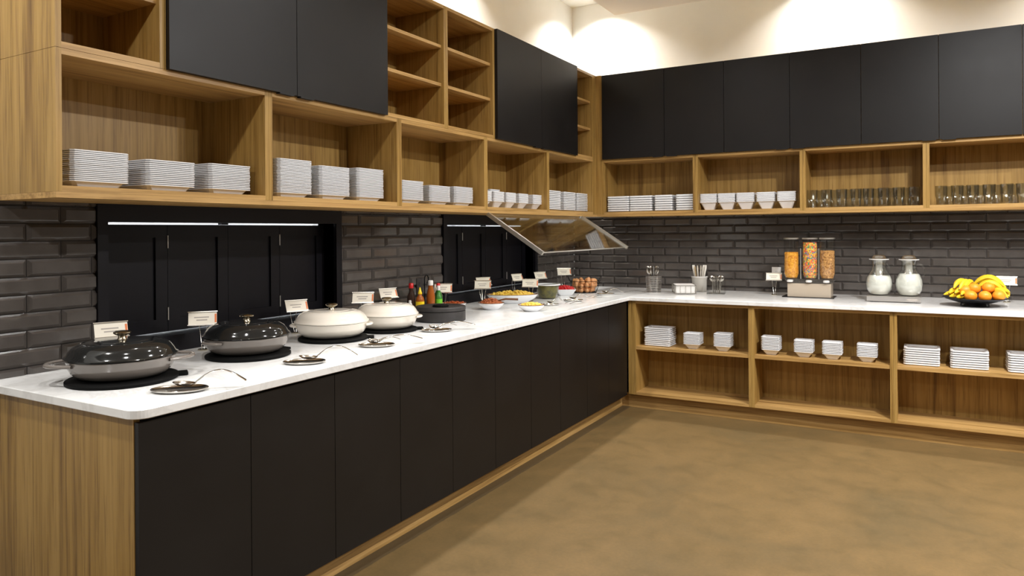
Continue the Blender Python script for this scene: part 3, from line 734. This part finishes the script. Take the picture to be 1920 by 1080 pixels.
bottle('yellow mustard squeeze bottle with a cone tip in the caddy', -2.945, 3.905, B1, M['amber'], [(0.014, 0), (0.015, 0.008), (0.011, 0.016), (0.004, 0.045)], M['yellow_pl'], (0.029, 0.028, 0.086, M['yellow_pl']))
bottle('dark sauce bottle with a red cap in the caddy', -3.000, 3.880, [(0.025, 0), (0.027, 0.004), (0.027, 0.12), (0.014, 0.15), (0.013, 0.175)], M['dark_bottle'], [(0.016, 0), (0.016, 0.03), (0.012, 0.034)], M['red_pl'])
bottle('tall orange hot sauce bottle with a white cap in the caddy', -2.955, 4.040, [(0.027, 0), (0.030, 0.004), (0.030, 0.11), (0.022, 0.15), (0.016, 0.175), (0.016, 0.185)], M['amber'], [(0.018, 0), (0.018, 0.03), (0.014, 0.034)], M['white_pl'])
bottle('green sauce bottle with a white cap in the caddy', -2.945, 4.120, [(0.024, 0), (0.026, 0.004), (0.026, 0.10), (0.012, 0.125), (0.011, 0.145)], M['green_pl'], [(0.012, 0), (0.012, 0.028), (0.009, 0.032)], M['white_pl'], (0.026, 0.02, 0.085, M['lime']))
bottle('green sauce bottle with a red cap in the caddy', -2.985, 4.172, [(0.022, 0), (0.024, 0.004), (0.024, 0.115), (0.011, 0.145), (0.010, 0.16)], M['green_pl'], [(0.014, 0), (0.014, 0.026), (0.011, 0.030)], M['red_pl'])
bottle('short pale bottle at the left end of the caddy', -2.985, 3.848, [(0.012, 0), (0.014, 0.003), (0.014, 0.07), (0.009, 0.08)], M['white_pl'], [(0.009, 0), (0.009, 0.014), (0.006, 0.016)], M['white_pl'])

# ------------------------------------------------------------------ dishes of food
def heap(r, h, seed, n=26, sx=1.0, sy=1.0, base=0.0, bump=0.25):
    rnd = random.Random(seed); rings = []
    seg = 28
    offs = [[rnd.uniform(-1, 1) for _ in range(seg)] for _ in range(7)]
    for k in range(7):
        u = k / 6; rr = r * (1 - u) ** 0.7 if u < 1 else 0.002
        rr = max(rr, 0.003)
        rings.append([(sx * rr * math.cos(2 * PI * i / seg), sy * rr * math.sin(2 * PI * i / seg), base + h * u ** 0.8 + (0 if k == 0 else h * bump * offs[k][i])) for i in range(seg)])
    return MB().loft(rings, True, (True, True))
def chunks(mb, rnd, n, rx, ry, z, hz, s, el=1.0):
    for _ in range(n):
        a = rnd.uniform(0, 2 * PI); q = math.sqrt(rnd.random())
        x, y = rx * q * math.cos(a), ry * q * math.sin(a)
        R = Matrix.Rotation(rnd.uniform(0, PI), 3, 'Z') @ Matrix.Rotation(rnd.uniform(-0.6, 0.6), 3, 'X')
        mb.ell((x, y, z + hz * (1 - q * q) + rnd.uniform(-0.002, 0.003)), s * rnd.uniform(0.8, 1.3) * el, s * rnd.uniform(0.7, 1.1), s * rnd.uniform(0.6, 0.9), 6, 4, R)
    return mb
def dish(label, x, y, r, h, rimmat, food, flabel, fcat, seed, fh, n=60, s=0.010, sx=1.0, sy=1.0, rz=0.0, body=None):
    t = thing('serving_bowl', label, 'bowl', (x, y, Z), rz, 'food bowls on the counter')
    MB().lathe([(r * 0.55, 0), (r * 0.6, 0.004), (r * 0.9, h * 0.55), (r, h - 0.004), (r, h - 0.0035), (r * 0.95, h - 0.004), (r * 0.55, 0.010)], (0, 0, 0), 40, sx, sy).build('body', body or M['porcelain'], t, True, 50)
    MB().lathe([(r * 0.955, h - 0.0040), (r * 1.005, h - 0.0034), (r * 1.005, h), (r * 0.955, h + 0.0004), (r * 0.955, h - 0.0040)], (0, 0, 0), 40, sx, sy, caps=(False, False)).build('rim', rimmat, t, True, 50)
    m = heap(r * 0.93, fh, seed, sx=sx, sy=sy, base=h - 0.006, bump=0.12)
    chunks(m, random.Random(seed), n, r * 0.82 * sx, r * 0.82 * sy, h - 0.004, fh, s)
    f = m.build('food_filling', food, None, True, 60, (x, y, Z), rz)
    tag(f, flabel, fcat, None, 'stuff')
dish('shallow white bowl with a brown rim, holding brown meat', -2.700, 4.424, 0.093, 0.050, M['brown_rim'], M['bacon'], 'chopped brown meat heaped in the shallow white bowl', 'meat', 3, 0.030, 90, 0.009)
dish('shallow white bowl with a dark rim, holding yellow egg', -2.392, 4.457, 0.092, 0.046, M['brown_rim'], M['scramble'], 'yellow scrambled egg filling the shallow bowl nearest the counter edge', 'egg', 4, 0.012, 60, 0.009)
dish('small white dish behind the round warmer, holding red salsa', -2.930, 4.285, 0.090, 0.052, M['brown_rim'], M['salsa'], 'red salsa in the small dish behind the round warmer', 'salsa', 5, 0.010, 20, 0.008)
dish('long oval white gratin dish with a brown rim, holding golden potatoes', -2.800, 4.905, 0.125, 0.070, M['brown_rim'], M['potato'], 'golden potatoes and egg heaped in the long oval dish', 'potatoes', 6, 0.022, 110, 0.013, 1.62, 1.0, YAW + 0.05)
tp = thing('serving_spoon', 'dark-handled serving spoon reaching out of the meat bowl', 'spoon', (-2.660, 4.445, Z + 0.062), YAW - 0.15, 'serving cutlery')
MB().tube([(0, 0, 0.0), (0.06, 0, 0.012), (0.15, 0, 0.010)], 0.006, 8, True, [0.004, 0.007, 0.008]).build('handle', M['brown_rim'], tp, True, 60)
MB().ell((-0.02, 0, 0.001), 0.03, 0.02, 0.006, 14, 8).build('bowl', M['steel'], tp, True)
# glass salad bowl
t = thing('salad_bowl', 'clear glass bowl with a white rim, full of olive green greens', 'bowl', (-2.712, 5.345, Z), 0, 'food bowls on the counter')
MB().lathe([(0.070, 0), (0.076, 0.004), (0.090, 0.05), (0.100, 0.112), (0.096, 0.112), (0.086, 0.05), (0.070, 0.008)], (0, 0, 0), 36).build('body', M['acrylic'], t, True, 50)
MB().lathe([(0.0965, 0.1125), (0.108, 0.1125), (0.110, 0.118), (0.104, 0.122), (0.0965, 0.1215), (0.0965, 0.1125)], (0, 0, 0), 36, caps=(False, False)).build('rim', M['porcelain'], t, True, 50)
m = MB().lathe([(0.066, 0.0), (0.082, 0.042), (0.090, 0.094), (0.04, 0.100), (0.002, 0.101)], (0, 0, 0.0095), 28)
rnd = random.Random(5)
for _ in range(120):
    a = rnd.uniform(0, 2 * PI); zz = rnd.uniform(0.012, 0.098); q = 0.066 + (0.089 - 0.066) * zz / 0.098 - 0.0035
    m.ell((q * math.cos(a), q * math.sin(a), 0.004 + zz), 0.003, 0.011, 0.008, 6, 4, Matrix.Rotation(a, 3, 'Z') @ Matrix.Rotation(rnd.uniform(-0.8, 0.8), 3, 'X'))
tag(m.build('salad_greens', M['olive'], None, True, 60, (-2.712, 5.345, Z)), 'olive green pickled greens inside the glass bowl', 'greens', None, 'stuff')
# square bowl of berries
t = thing('fruit_bowl', 'small white square bowl heaped with red berries', 'bowl', (-2.722, 5.700, Z), YAW + 0.05, 'food bowls on the counter')
MB().loft([sq_ring(0.052, 0, 0.01), sq_ring(0.058, 0.004, 0.01), sq_ring(0.086, 0.050, 0.01), sq_ring(0.088, 0.054, 0.01), sq_ring(0.084, 0.054, 0.01), sq_ring(0.054, 0.008, 0.01)]).build('body', M['porcelain'], t)
m = MB().loft([sq_ring(0.050, 0.0085, 0.01), sq_ring(0.079, 0.05, 0.01), sq_ring(0.06, 0.062, 0.01), sq_ring(0.02, 0.070, 0.005)])
chunks(m, random.Random(12), 70, 0.076, 0.076, 0.052, 0.026, 0.0135)
tag(m.build('berries', M['red_food'], None, True, 60, (-2.722, 5.700, Z), YAW + 0.05), 'red berries piled in the small square bowl', 'berries', None, 'stuff')
# wire basket with brown eggs
bxx, byy = -2.672, 6.010
t = thing('wire_basket', 'black wire basket with curled handles, full of brown eggs', 'basket', (bxx, byy, Z), YAW)
wr = MB()
def oval(a, b, z): return [(a * math.cos(2 * PI * i / 28), b * math.sin(2 * PI * i / 28), z) for i in range(29)]
wr.tube(oval(0.105, 0.085, 0.004), 0.0022, 6); wr.tube(oval(0.126, 0.105, 0.060), 0.0016, 6); wr.tube(oval(0.135, 0.113, 0.105), 0.0024, 6)
wr.build('hoops', M['iron'], t, True, 60)
rb = MB()
for i in range(16):
    a = 2 * PI * i / 16
    rb.tube([(0.105 * math.cos(a), 0.085 * math.sin(a), 0.004), (0.126 * math.cos(a), 0.105 * math.sin(a), 0.060), (0.135 * math.cos(a), 0.113 * math.sin(a), 0.105)], 0.0014, 5)
for i in range(-3, 4): rb.tube([(-0.10, 0.024 * i, 0.003), (0.10, 0.024 * i, 0.003)], 0.0013, 5)
rb.build('ribs', M['iron'], t, True, 60)
for s in (-1, 1):
    MB().tube([(s * (0.135 + 0.02 * math.sin(PI * k / 10)), 0.0 + 0.045 * math.cos(PI * k / 10), 0.105 + 0.05 * math.sin(PI * k / 10)) for k in range(11)], 0.0022, 6).build('handle', M['iron'], t, True, 60)
ME_EGG = None
me_ = MB(); seg = 16; rs = []
for k in range(1, 11):
    a = PI * k / 11; zz = -math.cos(a); rr = math.sin(a) * (1 - 0.10 * zz)
    rs.append([(0.0225 * rr * math.cos(2 * PI * i / seg), 0.0225 * rr * math.sin(2 * PI * i / seg), 0.029 * zz) for i in range(seg)])
me_.loft(rs); ME_EGG = me_.mesh('egg', M['egg'], True, 80)
rnd = random.Random(2)
cz, sz_ = math.cos(YAW), math.sin(YAW)
def egg_at(lx, ly, z):
    o = link('egg', ME_EGG, None, (bxx + lx * cz - ly * sz_, byy + lx * sz_ + ly * cz, Z + z))
    o.rotation_euler = (rnd.uniform(-0.9, 0.9), rnd.uniform(-0.9, 0.9), rnd.uniform(0, 6))
    tag(o, 'brown egg in the black wire basket', 'egg', 'brown eggs in the wire basket')
for lay, (z, a, b, n) in enumerate(((0.030, 0.072, 0.052, 9), (0.070, 0.092, 0.070, 11), (0.103, 0.090, 0.066, 10))):
    for i in range(n):
        an = 2 * PI * (i + 0.5 * lay) / n
        egg_at(a * math.cos(an), b * math.sin(an), z + rnd.uniform(-0.002, 0.002))
for lx, ly, z in ((0.025, 0, 0.030), (-0.025, 0, 0.03), (0.03, 0.0, 0.072), (-0.03, 0, 0.072), (0.032, 0.0, 0.112), (-0.032, 0.01, 0.112)):
    egg_at(lx, ly, z)

# ------------------------------------------------------------------ back counter: cutlery, napkins
def cutlery_piece(kind, mat, L):
    m = MB()
    if kind == 'spoon':
        m.tube([(0, 0, 0), (0, 0, L * 0.35), (0, 0, L * 0.68)], 0.004, 6, True, [0.005, 0.0032, 0.003], [(0.5, 1.3)] * 3)
        m.ell((0, 0, L * 0.83), 0.005, 0.019, L * 0.17, 12, 8)
    elif kind == 'fork':
        m.tube([(0, 0, 0), (0, 0, L * 0.35), (0, 0, L * 0.72)], 0.004, 6, True, [0.005, 0.0032, 0.003], [(0.5, 1.3)] * 3)
        m.box(-0.0012, 0.0012, -0.011, 0.011, L * 0.72, L * 0.78)
        for q in (-0.0095, -0.0032, 0.0032, 0.0095): m.box(-0.001, 0.001, q - 0.0015, q + 0.0015, L * 0.78, L)
    else:
        m.tube([(0, 0, 0), (0, 0, L * 0.5), (0, 0, L * 0.9), (0, 0, L)], 0.006, 8, True, [0.005, 0.006, 0.0085, 0.005], [(0.5, 1.2)] * 4)
    return m.mesh(kind if kind != 'handle' else 'knife', mat, True, 60)
ME_SP = cutlery_piece('spoon', M['steel'], 0.235); ME_FK = cutlery_piece('fork', M['steel'], 0.235); ME_KN = cutlery_piece('handle', M['white_handle'], 0.235); ME_TS = cutlery_piece('spoon', M['steel'], 0.155); ME_WD = cutlery_piece('handle', M['wood_stick'], 0.225)
def put(name, me, c, lx, ly, z, lean_a, lean, label, cat, grp):
    o = link(name, me, None, (c[0] + lx, c[1] + ly, Z + z))
    o.rotation_mode = 'QUATERNION'
    d = Vector((math.sin(lean) * math.cos(lean_a), math.sin(lean) * math.sin(lean_a), math.cos(lean)))
    o.rotation_quaternion = d.to_track_quat('Z', 'Y')
    tag(o, label, cat, grp)
rnd = random.Random(9)
# steel slatted cutlery cup
c1 = (-2.115, 6.285)
t = thing('cutlery_cup', 'steel wire cutlery cup full of forks and spoons', 'cutlery cup', (c1[0], c1[1], Z))
wr = MB().lathe([(0.062, 0), (0.064, 0.002), (0.064, 0.006), (0.01, 0.006)], (0, 0, 0), 28); wr.build('base', M['brushed'], t, True)
hb = MB()
for k in range(9): hb.lathe([(0.062 + 0.0008 * k, 0), (0.066 + 0.0008 * k, 0.001), (0.066 + 0.0008 * k, 0.007), (0.062 + 0.0008 * k, 0.008)], (0, 0, 0.014 + 0.0155 * k), 28, caps=(False, False))
hb.build('hoops', M['brushed'], t, True, 50)
vb = MB()
for i in range(6):
    a = 2 * PI * i / 6 + 0.3; vb.tube([(0.061 * math.cos(a), 0.061 * math.sin(a), 0.003), (0.067 * math.cos(a), 0.067 * math.sin(a), 0.148)], 0.003, 6)
vb.build('uprights', M['brushed'], t, True)
for i in range(14):
    a = 2 * PI * i / 14 + rnd.uniform(-0.2, 0.2); r = rnd.uniform(0.015, 0.036)
    put(*(('fork', ME_FK) if i % 2 else ('spoon', ME_SP)), c1, r * math.cos(a) * 0.4, r * math.sin(a) * 0.4, 0.0075, a, rnd.uniform(0.08, 0.24), 'steel %s standing in the steel wire cutlery cup' % ('fork' if i % 2 else 'spoon'), 'fork' if i % 2 else 'spoon', '%s in the steel cup' % ('forks' if i % 2 else 'spoons'))
# napkin tray
t = thing('napkin_tray', 'low clear tray with wire rim holding white napkins', 'tray', (-1.842, 6.300, Z), YAW - 0.1)
MB().box(-0.085, 0.085, -0.105, 0.105, 0.008, 0.011).build('base', M['acrylic'], t)
fr = MB(); q = [(-0.09, -0.11), (0.09, -0.11), (0.09, 0.11), (-0.09, 0.11)]
for i in range(4):
    a, b = q[i], q[(i + 1) % 4]
    for zz in (0.008, 0.075): fr.tube([(*a, zz), (*b, zz)], 0.003, 6)
    fr.tube([(*a, 0), (*a, 0.078)], 0.0035, 6)
    for k in (1, 2, 3):
        xx, yy = a[0] + (b[0] - a[0]) * k / 4, a[1] + (b[1] - a[1]) * k / 4
        fr.tube([(xx, yy, 0.008), (xx, yy, 0.075)], 0.0018, 6)
fr.build('wire_frame', M['wire'], t, True, 60)
for k in range(12):
    o = bx(-0.08, 0.08, -0.10, 0.10, 0, 0.0055).build('napkin', M['napkin'], None, False, 38, (-1.842 + rnd.uniform(-0.002, 0.002), 6.300 + rnd.uniform(-0.002, 0.002), Z + 0.0115 + 0.0058 * k), YAW - 0.1 + rnd.uniform(-0.01, 0.01))
    j = 11 - k
    tag(o, 'white folded paper napkin, %s in the low clear tray' % ('topmost' if j == 0 else ORD[j] + ' from top'), 'napkin', 'napkins in the tray')
# round container with pale handles
c2 = (-1.775, 6.560)
t = thing('cutlery_cup', 'frosted round cup of pale-handled knives behind the napkins', 'cutlery cup', (c2[0], c2[1], Z))
MB().lathe([(0.060, 0), (0.064, 0.004), (0.070, 0.135), (0.066, 0.135), (0.060, 0.008)], (0, 0, 0), 30).build('body', M['frost'], t, True, 50)
MB().lathe([(0.0705, 0.128), (0.0735, 0.129), (0.0735, 0.138), (0.0662, 0.1385)], (0, 0, 0), 30, caps=(False, False)).build('rim', M['white_pl'], t, True, 50)
for i in range(12):
    a = 2 * PI * i / 12; wdn = i in (3, 4, 8)
    put('wooden_stirrer' if wdn else 'knife', ME_WD if wdn else ME_KN, c2, 0.016 * math.cos(a), 0.016 * math.sin(a), 0.0085, a, rnd.uniform(0.14, 0.22), 'pale wooden stirrer in the frosted cup' if wdn else 'white-handled knife standing in the frosted cup', 'stirrer' if wdn else 'knife', 'stirrers in the frosted cup' if wdn else 'knives in the frosted cup')
# clear square box of teaspoons
c3 = (-1.575, 6.370)
t = thing('cutlery_box', 'clear square acrylic box of teaspoons beside the napkins', 'cutlery box', (c3[0], c3[1], Z), 0.15)
m = MB(); s_ = 0.075
m.box(-s_, s_, -s_, s_, 0, 0.005)
m.build('base', M['acrylic'], t)
for nm_, args in (('wall_panel', (-s_, s_, -s_, -s_ + 0.004)), ('wall_panel', (-s_, s_, s_ - 0.004, s_)), ('wall_panel', (-s_, -s_ + 0.004, -s_ + 0.004, s_ - 0.004)), ('wall_panel', (s_ - 0.004, s_, -s_ + 0.004, s_ - 0.004))):
    bx(*args, 0.0052, 0.128).build(nm_, M['acrylic'], t)
for i in range(10):
    a = 2 * PI * i / 10 + 0.2
    put('teaspoon', ME_TS, c3, 0.028 * math.cos(a), 0.028 * math.sin(a), 0.0055, a, rnd.uniform(0.03, 0.16), 'steel teaspoon standing in the clear square box', 'teaspoon', 'teaspoons in the clear box')
# wall outlets
def outlet(label, mtx, matl, wd=0.078, ht=0.125):
    t = thing('wall_outlet', label, 'outlet'); t.matrix_world = mtx
    MB().loft([[(-wd / 2, -ht / 2, 0), (wd / 2, -ht / 2, 0), (wd / 2, ht / 2, 0), (-wd / 2, ht / 2, 0)], [(-wd / 2 + .003, -ht / 2 + .003, 0.006), (wd / 2 - .003, -ht / 2 + .003, 0.006), (wd / 2 - .003, ht / 2 - .003, 0.006), (-wd / 2 + .003, ht / 2 - .003, 0.006)]]).build('cover_plate', matl, t)
    for q in (-0.022, 0.022):
        s = bx(-0.015, 0.015, q - 0.014, q + 0.014, 0.0062, 0.0080).build('socket', matl, t)
        for u in (-0.006, 0.006): bx(u - 0.001, u + 0.001, q - 0.002, q + 0.007, 0.0081, 0.0086).build('slot', M['black_gap'], s)
outlet('white wall outlet on the back tiles left of the cereal dispenser', Matrix(((1, 0, 0, -1.135), (0, 0, -1, YW - 0.0042), (0, 1, 0, 1.105), (0, 0, 0, 1))), M['white_pl'])
outlet('dark grey wall outlet on the left tiles behind the sauce bottles', Matrix(((0, 0, 1, XW + 0.0042), (1, 0, 0, 4.115), (0, 1, 0, 1.115), (0, 0, 0, 1))), M['slate'])

# ------------------------------------------------------------------ cereal dispenser
cyv = 6.40
dsp = thing('cereal_dispenser', 'triple clear cereal dispenser with three tubes on a tray base', 'dispenser', (-0.810, cyv, Z))
bx(-0.205, 0.190, -0.125, 0.10, 0.0, 0.006).build('tray_foot', M['black_gl'], dsp)
def trap(x0, x1, xb0, xb1, y0, y1, z0, z1):
    return MB().add([(xb0, y0, z0), (xb1, y0, z0), (xb1, y1, z0), (xb0, y1, z0), (x0, y0, z1), (x1, y0, z1), (x1, y1, z1), (x0, y1, z1)], [(0, 3, 2, 1), (4, 5, 6, 7), (0, 1, 5, 4), (1, 2, 6, 5), (2, 3, 7, 6), (3, 0, 4, 7)])
bx(-0.165, 0.165, -0.095, -0.090, 0.0065, 0.115).build('front_panel', M['tan_acrylic'], dsp)
bx(-0.165, 0.165, 0.070, 0.075, 0.0065, 0.115).build('back_panel', M['tan_acrylic'], dsp)
for s in (-1, 1): bx(min(s * 0.165, s * 0.160), max(s * 0.165, s * 0.160), -0.0895, 0.0695, 0.0065, 0.115).build('side_panel', M['tan_acrylic'], dsp)
bx(-0.155, 0.155, -0.085, 0.065, 0.0065, 0.03).build('catch_tray', M['wood_stick'], dsp)
trap(-0.195, 0.195, -0.165, 0.165, -0.08, 0.06, 0.1155, 0.150).build('shoulder', M['lid_plastic'], dsp)
mats = (M['cereal_a'], M['cereal_b'], M['cereal_c'])
lbs = ('golden corn flakes filling two thirds of the left dispenser tube', 'multicoloured loops filling the middle dispenser tube', 'toasted brown flakes filling most of the right dispenser tube')
tops = (0.365, 0.447, 0.380)
for k, dx in enumerate((-0.145, 0.0, 0.131)):
    tb = MB().lathe([(0.045, 0.151), (0.0595, 0.185), (0.0595, 0.483), (0.0570, 0.483), (0.0570, 0.187), (0.043, 0.153)], (dx, -0.01, 0), 36, caps=(False, False))
    tb.f.append(tuple()) if False else None
    tube_o = tb.build('tube', M['acrylic'], dsp, True, 50)
    MB().lathe([(0.0602, 0.476), (0.0615, 0.477), (0.0615, 0.487), (0.0560, 0.489), (0.01, 0.489)], (dx, -0.01, 0), 36).build('lid', M['alu'], dsp, True, 50)
    MB().lathe([(0.020, 0), (0.024, 0.004), (0.024, 0.014), (0.018, 0.018)], (dx, -0.10, 0.125), 14).build('turn_knob', M['white_pl'], dsp, True)
    f = MB().lathe([(0.044, 0.1575), (0.0530, 0.188), (0.0530, tops[k] - 0.006), (0.045, tops[k]), (0.004, tops[k] + 0.004)], (0, 0, 0), 28)
    rnd = random.Random(20 + k)
    for _ in range(420):
        a = rnd.uniform(0, 2 * PI); zz = rnd.uniform(0.190, tops[k] - 0.004); q_ = 0.0522
        f.ell((q_ * math.cos(a), q_ * math.sin(a), zz), 0.0035, 0.0085, 0.0070, 6, 4, Matrix.Rotation(a, 3, 'Z') @ Matrix.Rotation(rnd.uniform(0, PI), 3, 'X'))
    for _ in range(50):
        a = rnd.uniform(0, 2 * PI); q_ = 0.05 * math.sqrt(rnd.random())
        f.ell((q_ * math.cos(a), q_ * math.sin(a), tops[k] + 0.001), 0.0065, 0.006, 0.003, 6, 4, Matrix.Rotation(rnd.uniform(-0.6, 0.6), 3, 'X'))
    tag(f.build('cereal', mats[k], None, True, 60, (-0.810 + dx, cyv - 0.01, Z)), lbs[k], 'cereal', None, 'stuff')
for dx in (-0.073, 0.066):
    bx(dx - 0.0035, dx + 0.0035, -0.014, -0.006, 0.1505, 0.40).build('divider_rod', M['alu'], dsp)

# ------------------------------------------------------------------ milk pitchers on a steel chiller stand
st_ = thing('pitcher_stand', 'flat brushed steel stand under the two milk pitchers', 'stand', (-0.195, 6.285, Z), 0.0)
MB().box(-0.182, 0.182, -0.135, 0.135, 0.006, 0.044).build('body', M['brushed'], st_)
for sx_ in (-0.15, 0.15):
    for sy_ in (-0.11, 0.11): MB().lathe([(0.012, 0), (0.012, 0.0058)], (sx_, sy_, 0), 12).build('foot', M['black_gap'], st_)
lg = MB()
lg.loft([[(0.122 + 0.040 * math.cos(2 * PI * i / 20), y_, 0.026 + 0.007 * math.sin(2 * PI * i / 20) - (0.004 if i in (13, 14, 15, 16, 17) else 0)) for i in range(20)] for y_ in (-0.1352, -0.1358)])
lg.build('dark_logo_mark', M['ink'], st_)
def pitcher(label, mlabel, x, y, level, rz):
    z0 = Z + 0.0445
    t = thing('milk_pitcher', label, 'pitcher', (x, y, z0), rz, 'milk pitchers')
    out = [(0.045, 0.0), (0.066, 0.008), (0.088, 0.045), (0.0955, 0.085), (0.091, 0.125), (0.076, 0.160), (0.058, 0.192), (0.050, 0.225), (0.053, 0.258), (0.060, 0.272)]
    inn = [(r - 0.0028, z) for r, z in reversed(out[1:])] + [(0.042, 0.004)]
    MB().lathe(out + inn, (0, 0, 0), 40).build('body', M['glass'], t, True, 60)
    hd = MB().tube([(0.050, 0, 0.235), (0.085, 0, 0.240), (0.108, 0, 0.215), (0.112, 0, 0.175), (0.095, 0, 0.140)], 0.007, 8).build('handle', M['glass'], t, True, 60)
    MB().lathe([(0.062, 0.2725), (0.066, 0.274), (0.066, 0.281), (0.060, 0.284), (0.052, 0.296), (0.046, 0.306), (0.030, 0.312), (0.004, 0.313)], (0, 0, 0), 32).build('lid', M['lid_plastic'], t, True, 50)
    MB().lathe([(0.0665, 0.2735), (0.0695, 0.274), (0.0695, 0.280), (0.0665, 0.2805)], (0, 0, 0), 32, caps=(False, False)).build('lid_ring', M['white_pl'], t, True, 50)
    MB().lathe([(0.020, 0.10), (0.024, 0.102), (0.024, 0.2715), (0.020, 0.2715)], (0, 0, 0), 20).build('ice_tube', M['frost'], t, True, 50)
    mp = []
    for r, z in out:
        if z >= level: break
        mp.append((r - 0.0034, max(z, 0.0050)))
    for (r0, z0_), (r1, z1_) in zip(out[:-1], out[1:]):
        if z0_ < level <= z1_: mp.append((r0 + (r1 - r0) * (level - z0_) / (z1_ - z0_) - 0.0034, level))
    mp[0] = (0.040, 0.0050)
    mlk = MB().lathe(mp, (0, 0, 0), 40).build('milk', M['milk'], None, True, 50, (x, y, z0))
    tag(mlk, mlabel, 'milk', None, 'stuff')
pitcher('clear round milk pitcher on the left of the steel stand', 'white milk in the left pitcher, about half full', -0.297, 6.285, 0.150, 0.9)
pitcher('clear round milk pitcher on the right, filled slightly higher', 'white milk in the right pitcher, filled slightly higher', -0.093, 6.285, 0.168, 0.35)

# ------------------------------------------------------------------ fruit plate
fx, fy = 0.322, 6.140
fb = tag(MB().lathe([(0.088, 0), (0.092, 0.004), (0.088, 0.018), (0.12, 0.028), (0.185, 0.048), (0.205, 0.058), (0.204, 0.061), (0.18, 0.052), (0.10, 0.030), (0.004, 0.026)], (0, 0, 0), 48).build('fruit_plate', M['black_gl'], None, True, 50, (fx, fy, Z)), 'wide gloss black footed plate piled with bananas and oranges', 'plate')
ME_OR = MB().ell((0, 0, 0), 0.0405, 0.0405, 0.0385, 22, 14).mesh('orange', M['orange'], True, 80)
ME_NUB = MB().lathe([(0.004, 0), (0.003, 0.003)], (0, 0, 0.0372), 8).mesh('stem_nub', M['ban_tip'], True)
def orange(label, x, y, z):
    o = tag(link('orange', ME_OR, None, (fx + x, fy + y, Z + z)), label, 'orange', 'oranges on the black plate')
    link('stem_nub', ME_NUB, o)
    o.rotation_euler = (random.uniform(-0.5, 0.5), random.uniform(-0.5, 0.5), 0)
orange('orange at the front left of the black fruit plate', -0.030, -0.125, 0.079)
orange('orange at the front middle of the black fruit plate', 0.054, -0.130, 0.080)
orange('orange at the front right of the black fruit plate', 0.136, -0.100, 0.084)
orange('orange in the second row, left, on the black fruit plate', -0.005, -0.066, 0.128)
orange('orange in the second row, right, highest on the black fruit plate', 0.078, -0.066, 0.136)
orange('orange tucked behind the front oranges on the black fruit plate', -0.060, -0.070, 0.112)
def banana(label, p0, p1, sag, r=0.019, n=11):
    """p0 stem end, p1 flower end, sag = bulge vector"""
    p0, p1, sag = Vector(p0), Vector(p1), Vector(sag)
    t = thing('banana', label, 'banana', (fx, fy, Z), 0, 'bananas on the black plate')
    P = [p0.lerp(p1, k / n) + sag * math.sin(PI * k / n) for k in range(n + 1)]
    R = [0.35, 0.62, 0.88, 0.98, 1, 1, 1, 0.98, 0.92, 0.78, 0.52, 0.26][:n + 1]
    MB().tube(P, r, 7, True, [r * q for q in R]).build('peel', M['banana'], t, True, 28)
    d0 = (P[0] - P[1]).normalized(); d1 = (P[-1] - P[-2]).normalized()
    MB().tube([P[0] - d0 * 0.002, P[0] + d0 * 0.022], r * 0.33, 7, True, [r * 0.36, r * 0.30]).build('stem', M['ban_tip'], t, True)
    MB().tube([P[-1] - d1 * 0.001, P[-1] + d1 * 0.005], r * 0.2, 7, True, [r * 0.25, r * 0.18]).build('flower_tip', M['ban_tip'], t, True)
banana('long banana arched across the top of the fruit pile', (-0.005, 0.035, 0.150), (0.185, -0.005, 0.135), (0, 0, 0.062), 0.021)
banana('banana arched just below the topmost banana', (0.010, -0.005, 0.120), (0.180, -0.030, 0.100), (0, -0.01, 0.062), 0.020)
banana('banana lying at the right behind the front right orange', (0.090, -0.020, 0.090), (0.190, -0.075, 0.070), (0, 0, 0.040), 0.018)
banana('banana lying at the far right rim of the fruit plate', (0.120, 0.060, 0.085), (0.200, -0.030, 0.075), (0.02, 0, 0.020), 0.018)
banana('short banana end poking out at the right rim', (0.120, 0.020, 0.100), (0.205, -0.040, 0.105), (0.0, 0, 0.020), 0.017)
lst = [((-0.030, 0.02, 0.150), (-0.130, -0.085, 0.128), (-0.01, 0.0, 0.040), 'uppermost banana of the left bunch'),
       ((-0.020, 0.02, 0.140), (-0.098, -0.100, 0.122), (0.0, 0, 0.045), 'second banana of the left bunch'),
       ((-0.015, 0.02, 0.130), (-0.070, -0.085, 0.120), (0.01, 0, 0.050), 'inner banana of the left bunch, beside the oranges'),
       ((-0.040, 0.02, 0.110), (-0.125, -0.110, 0.095), (0.0, 0, 0.020), 'middle banana of the left bunch'),
       ((-0.030, 0.0, 0.095), (-0.088, -0.130, 0.085), (0.0, 0, 0.020), 'lower banana of the left bunch, nearest the oranges'),
       ((-0.060, 0.03, 0.095), (-0.160, -0.090, 0.092), (-0.01, 0, 0.022), 'outer banana of the left bunch'),
       ((-0.070, 0.03, 0.080), (-0.192, -0.060, 0.078), (0.0, -0.01, 0.012), 'leftmost banana of the left bunch, on the rim'),
       ((-0.060, 0.0, 0.070), (-0.158, -0.098, 0.068), (0.0, 0, 0.006), 'lowest banana at the left front rim'),
       ((-0.045, -0.02, 0.068), (-0.115, -0.138, 0.066), (0.0, 0, 0.004), 'lowest banana at the front rim, beside the left orange')]
for a, b, s, lb in lst: banana(lb, a, b, s, 0.0185)
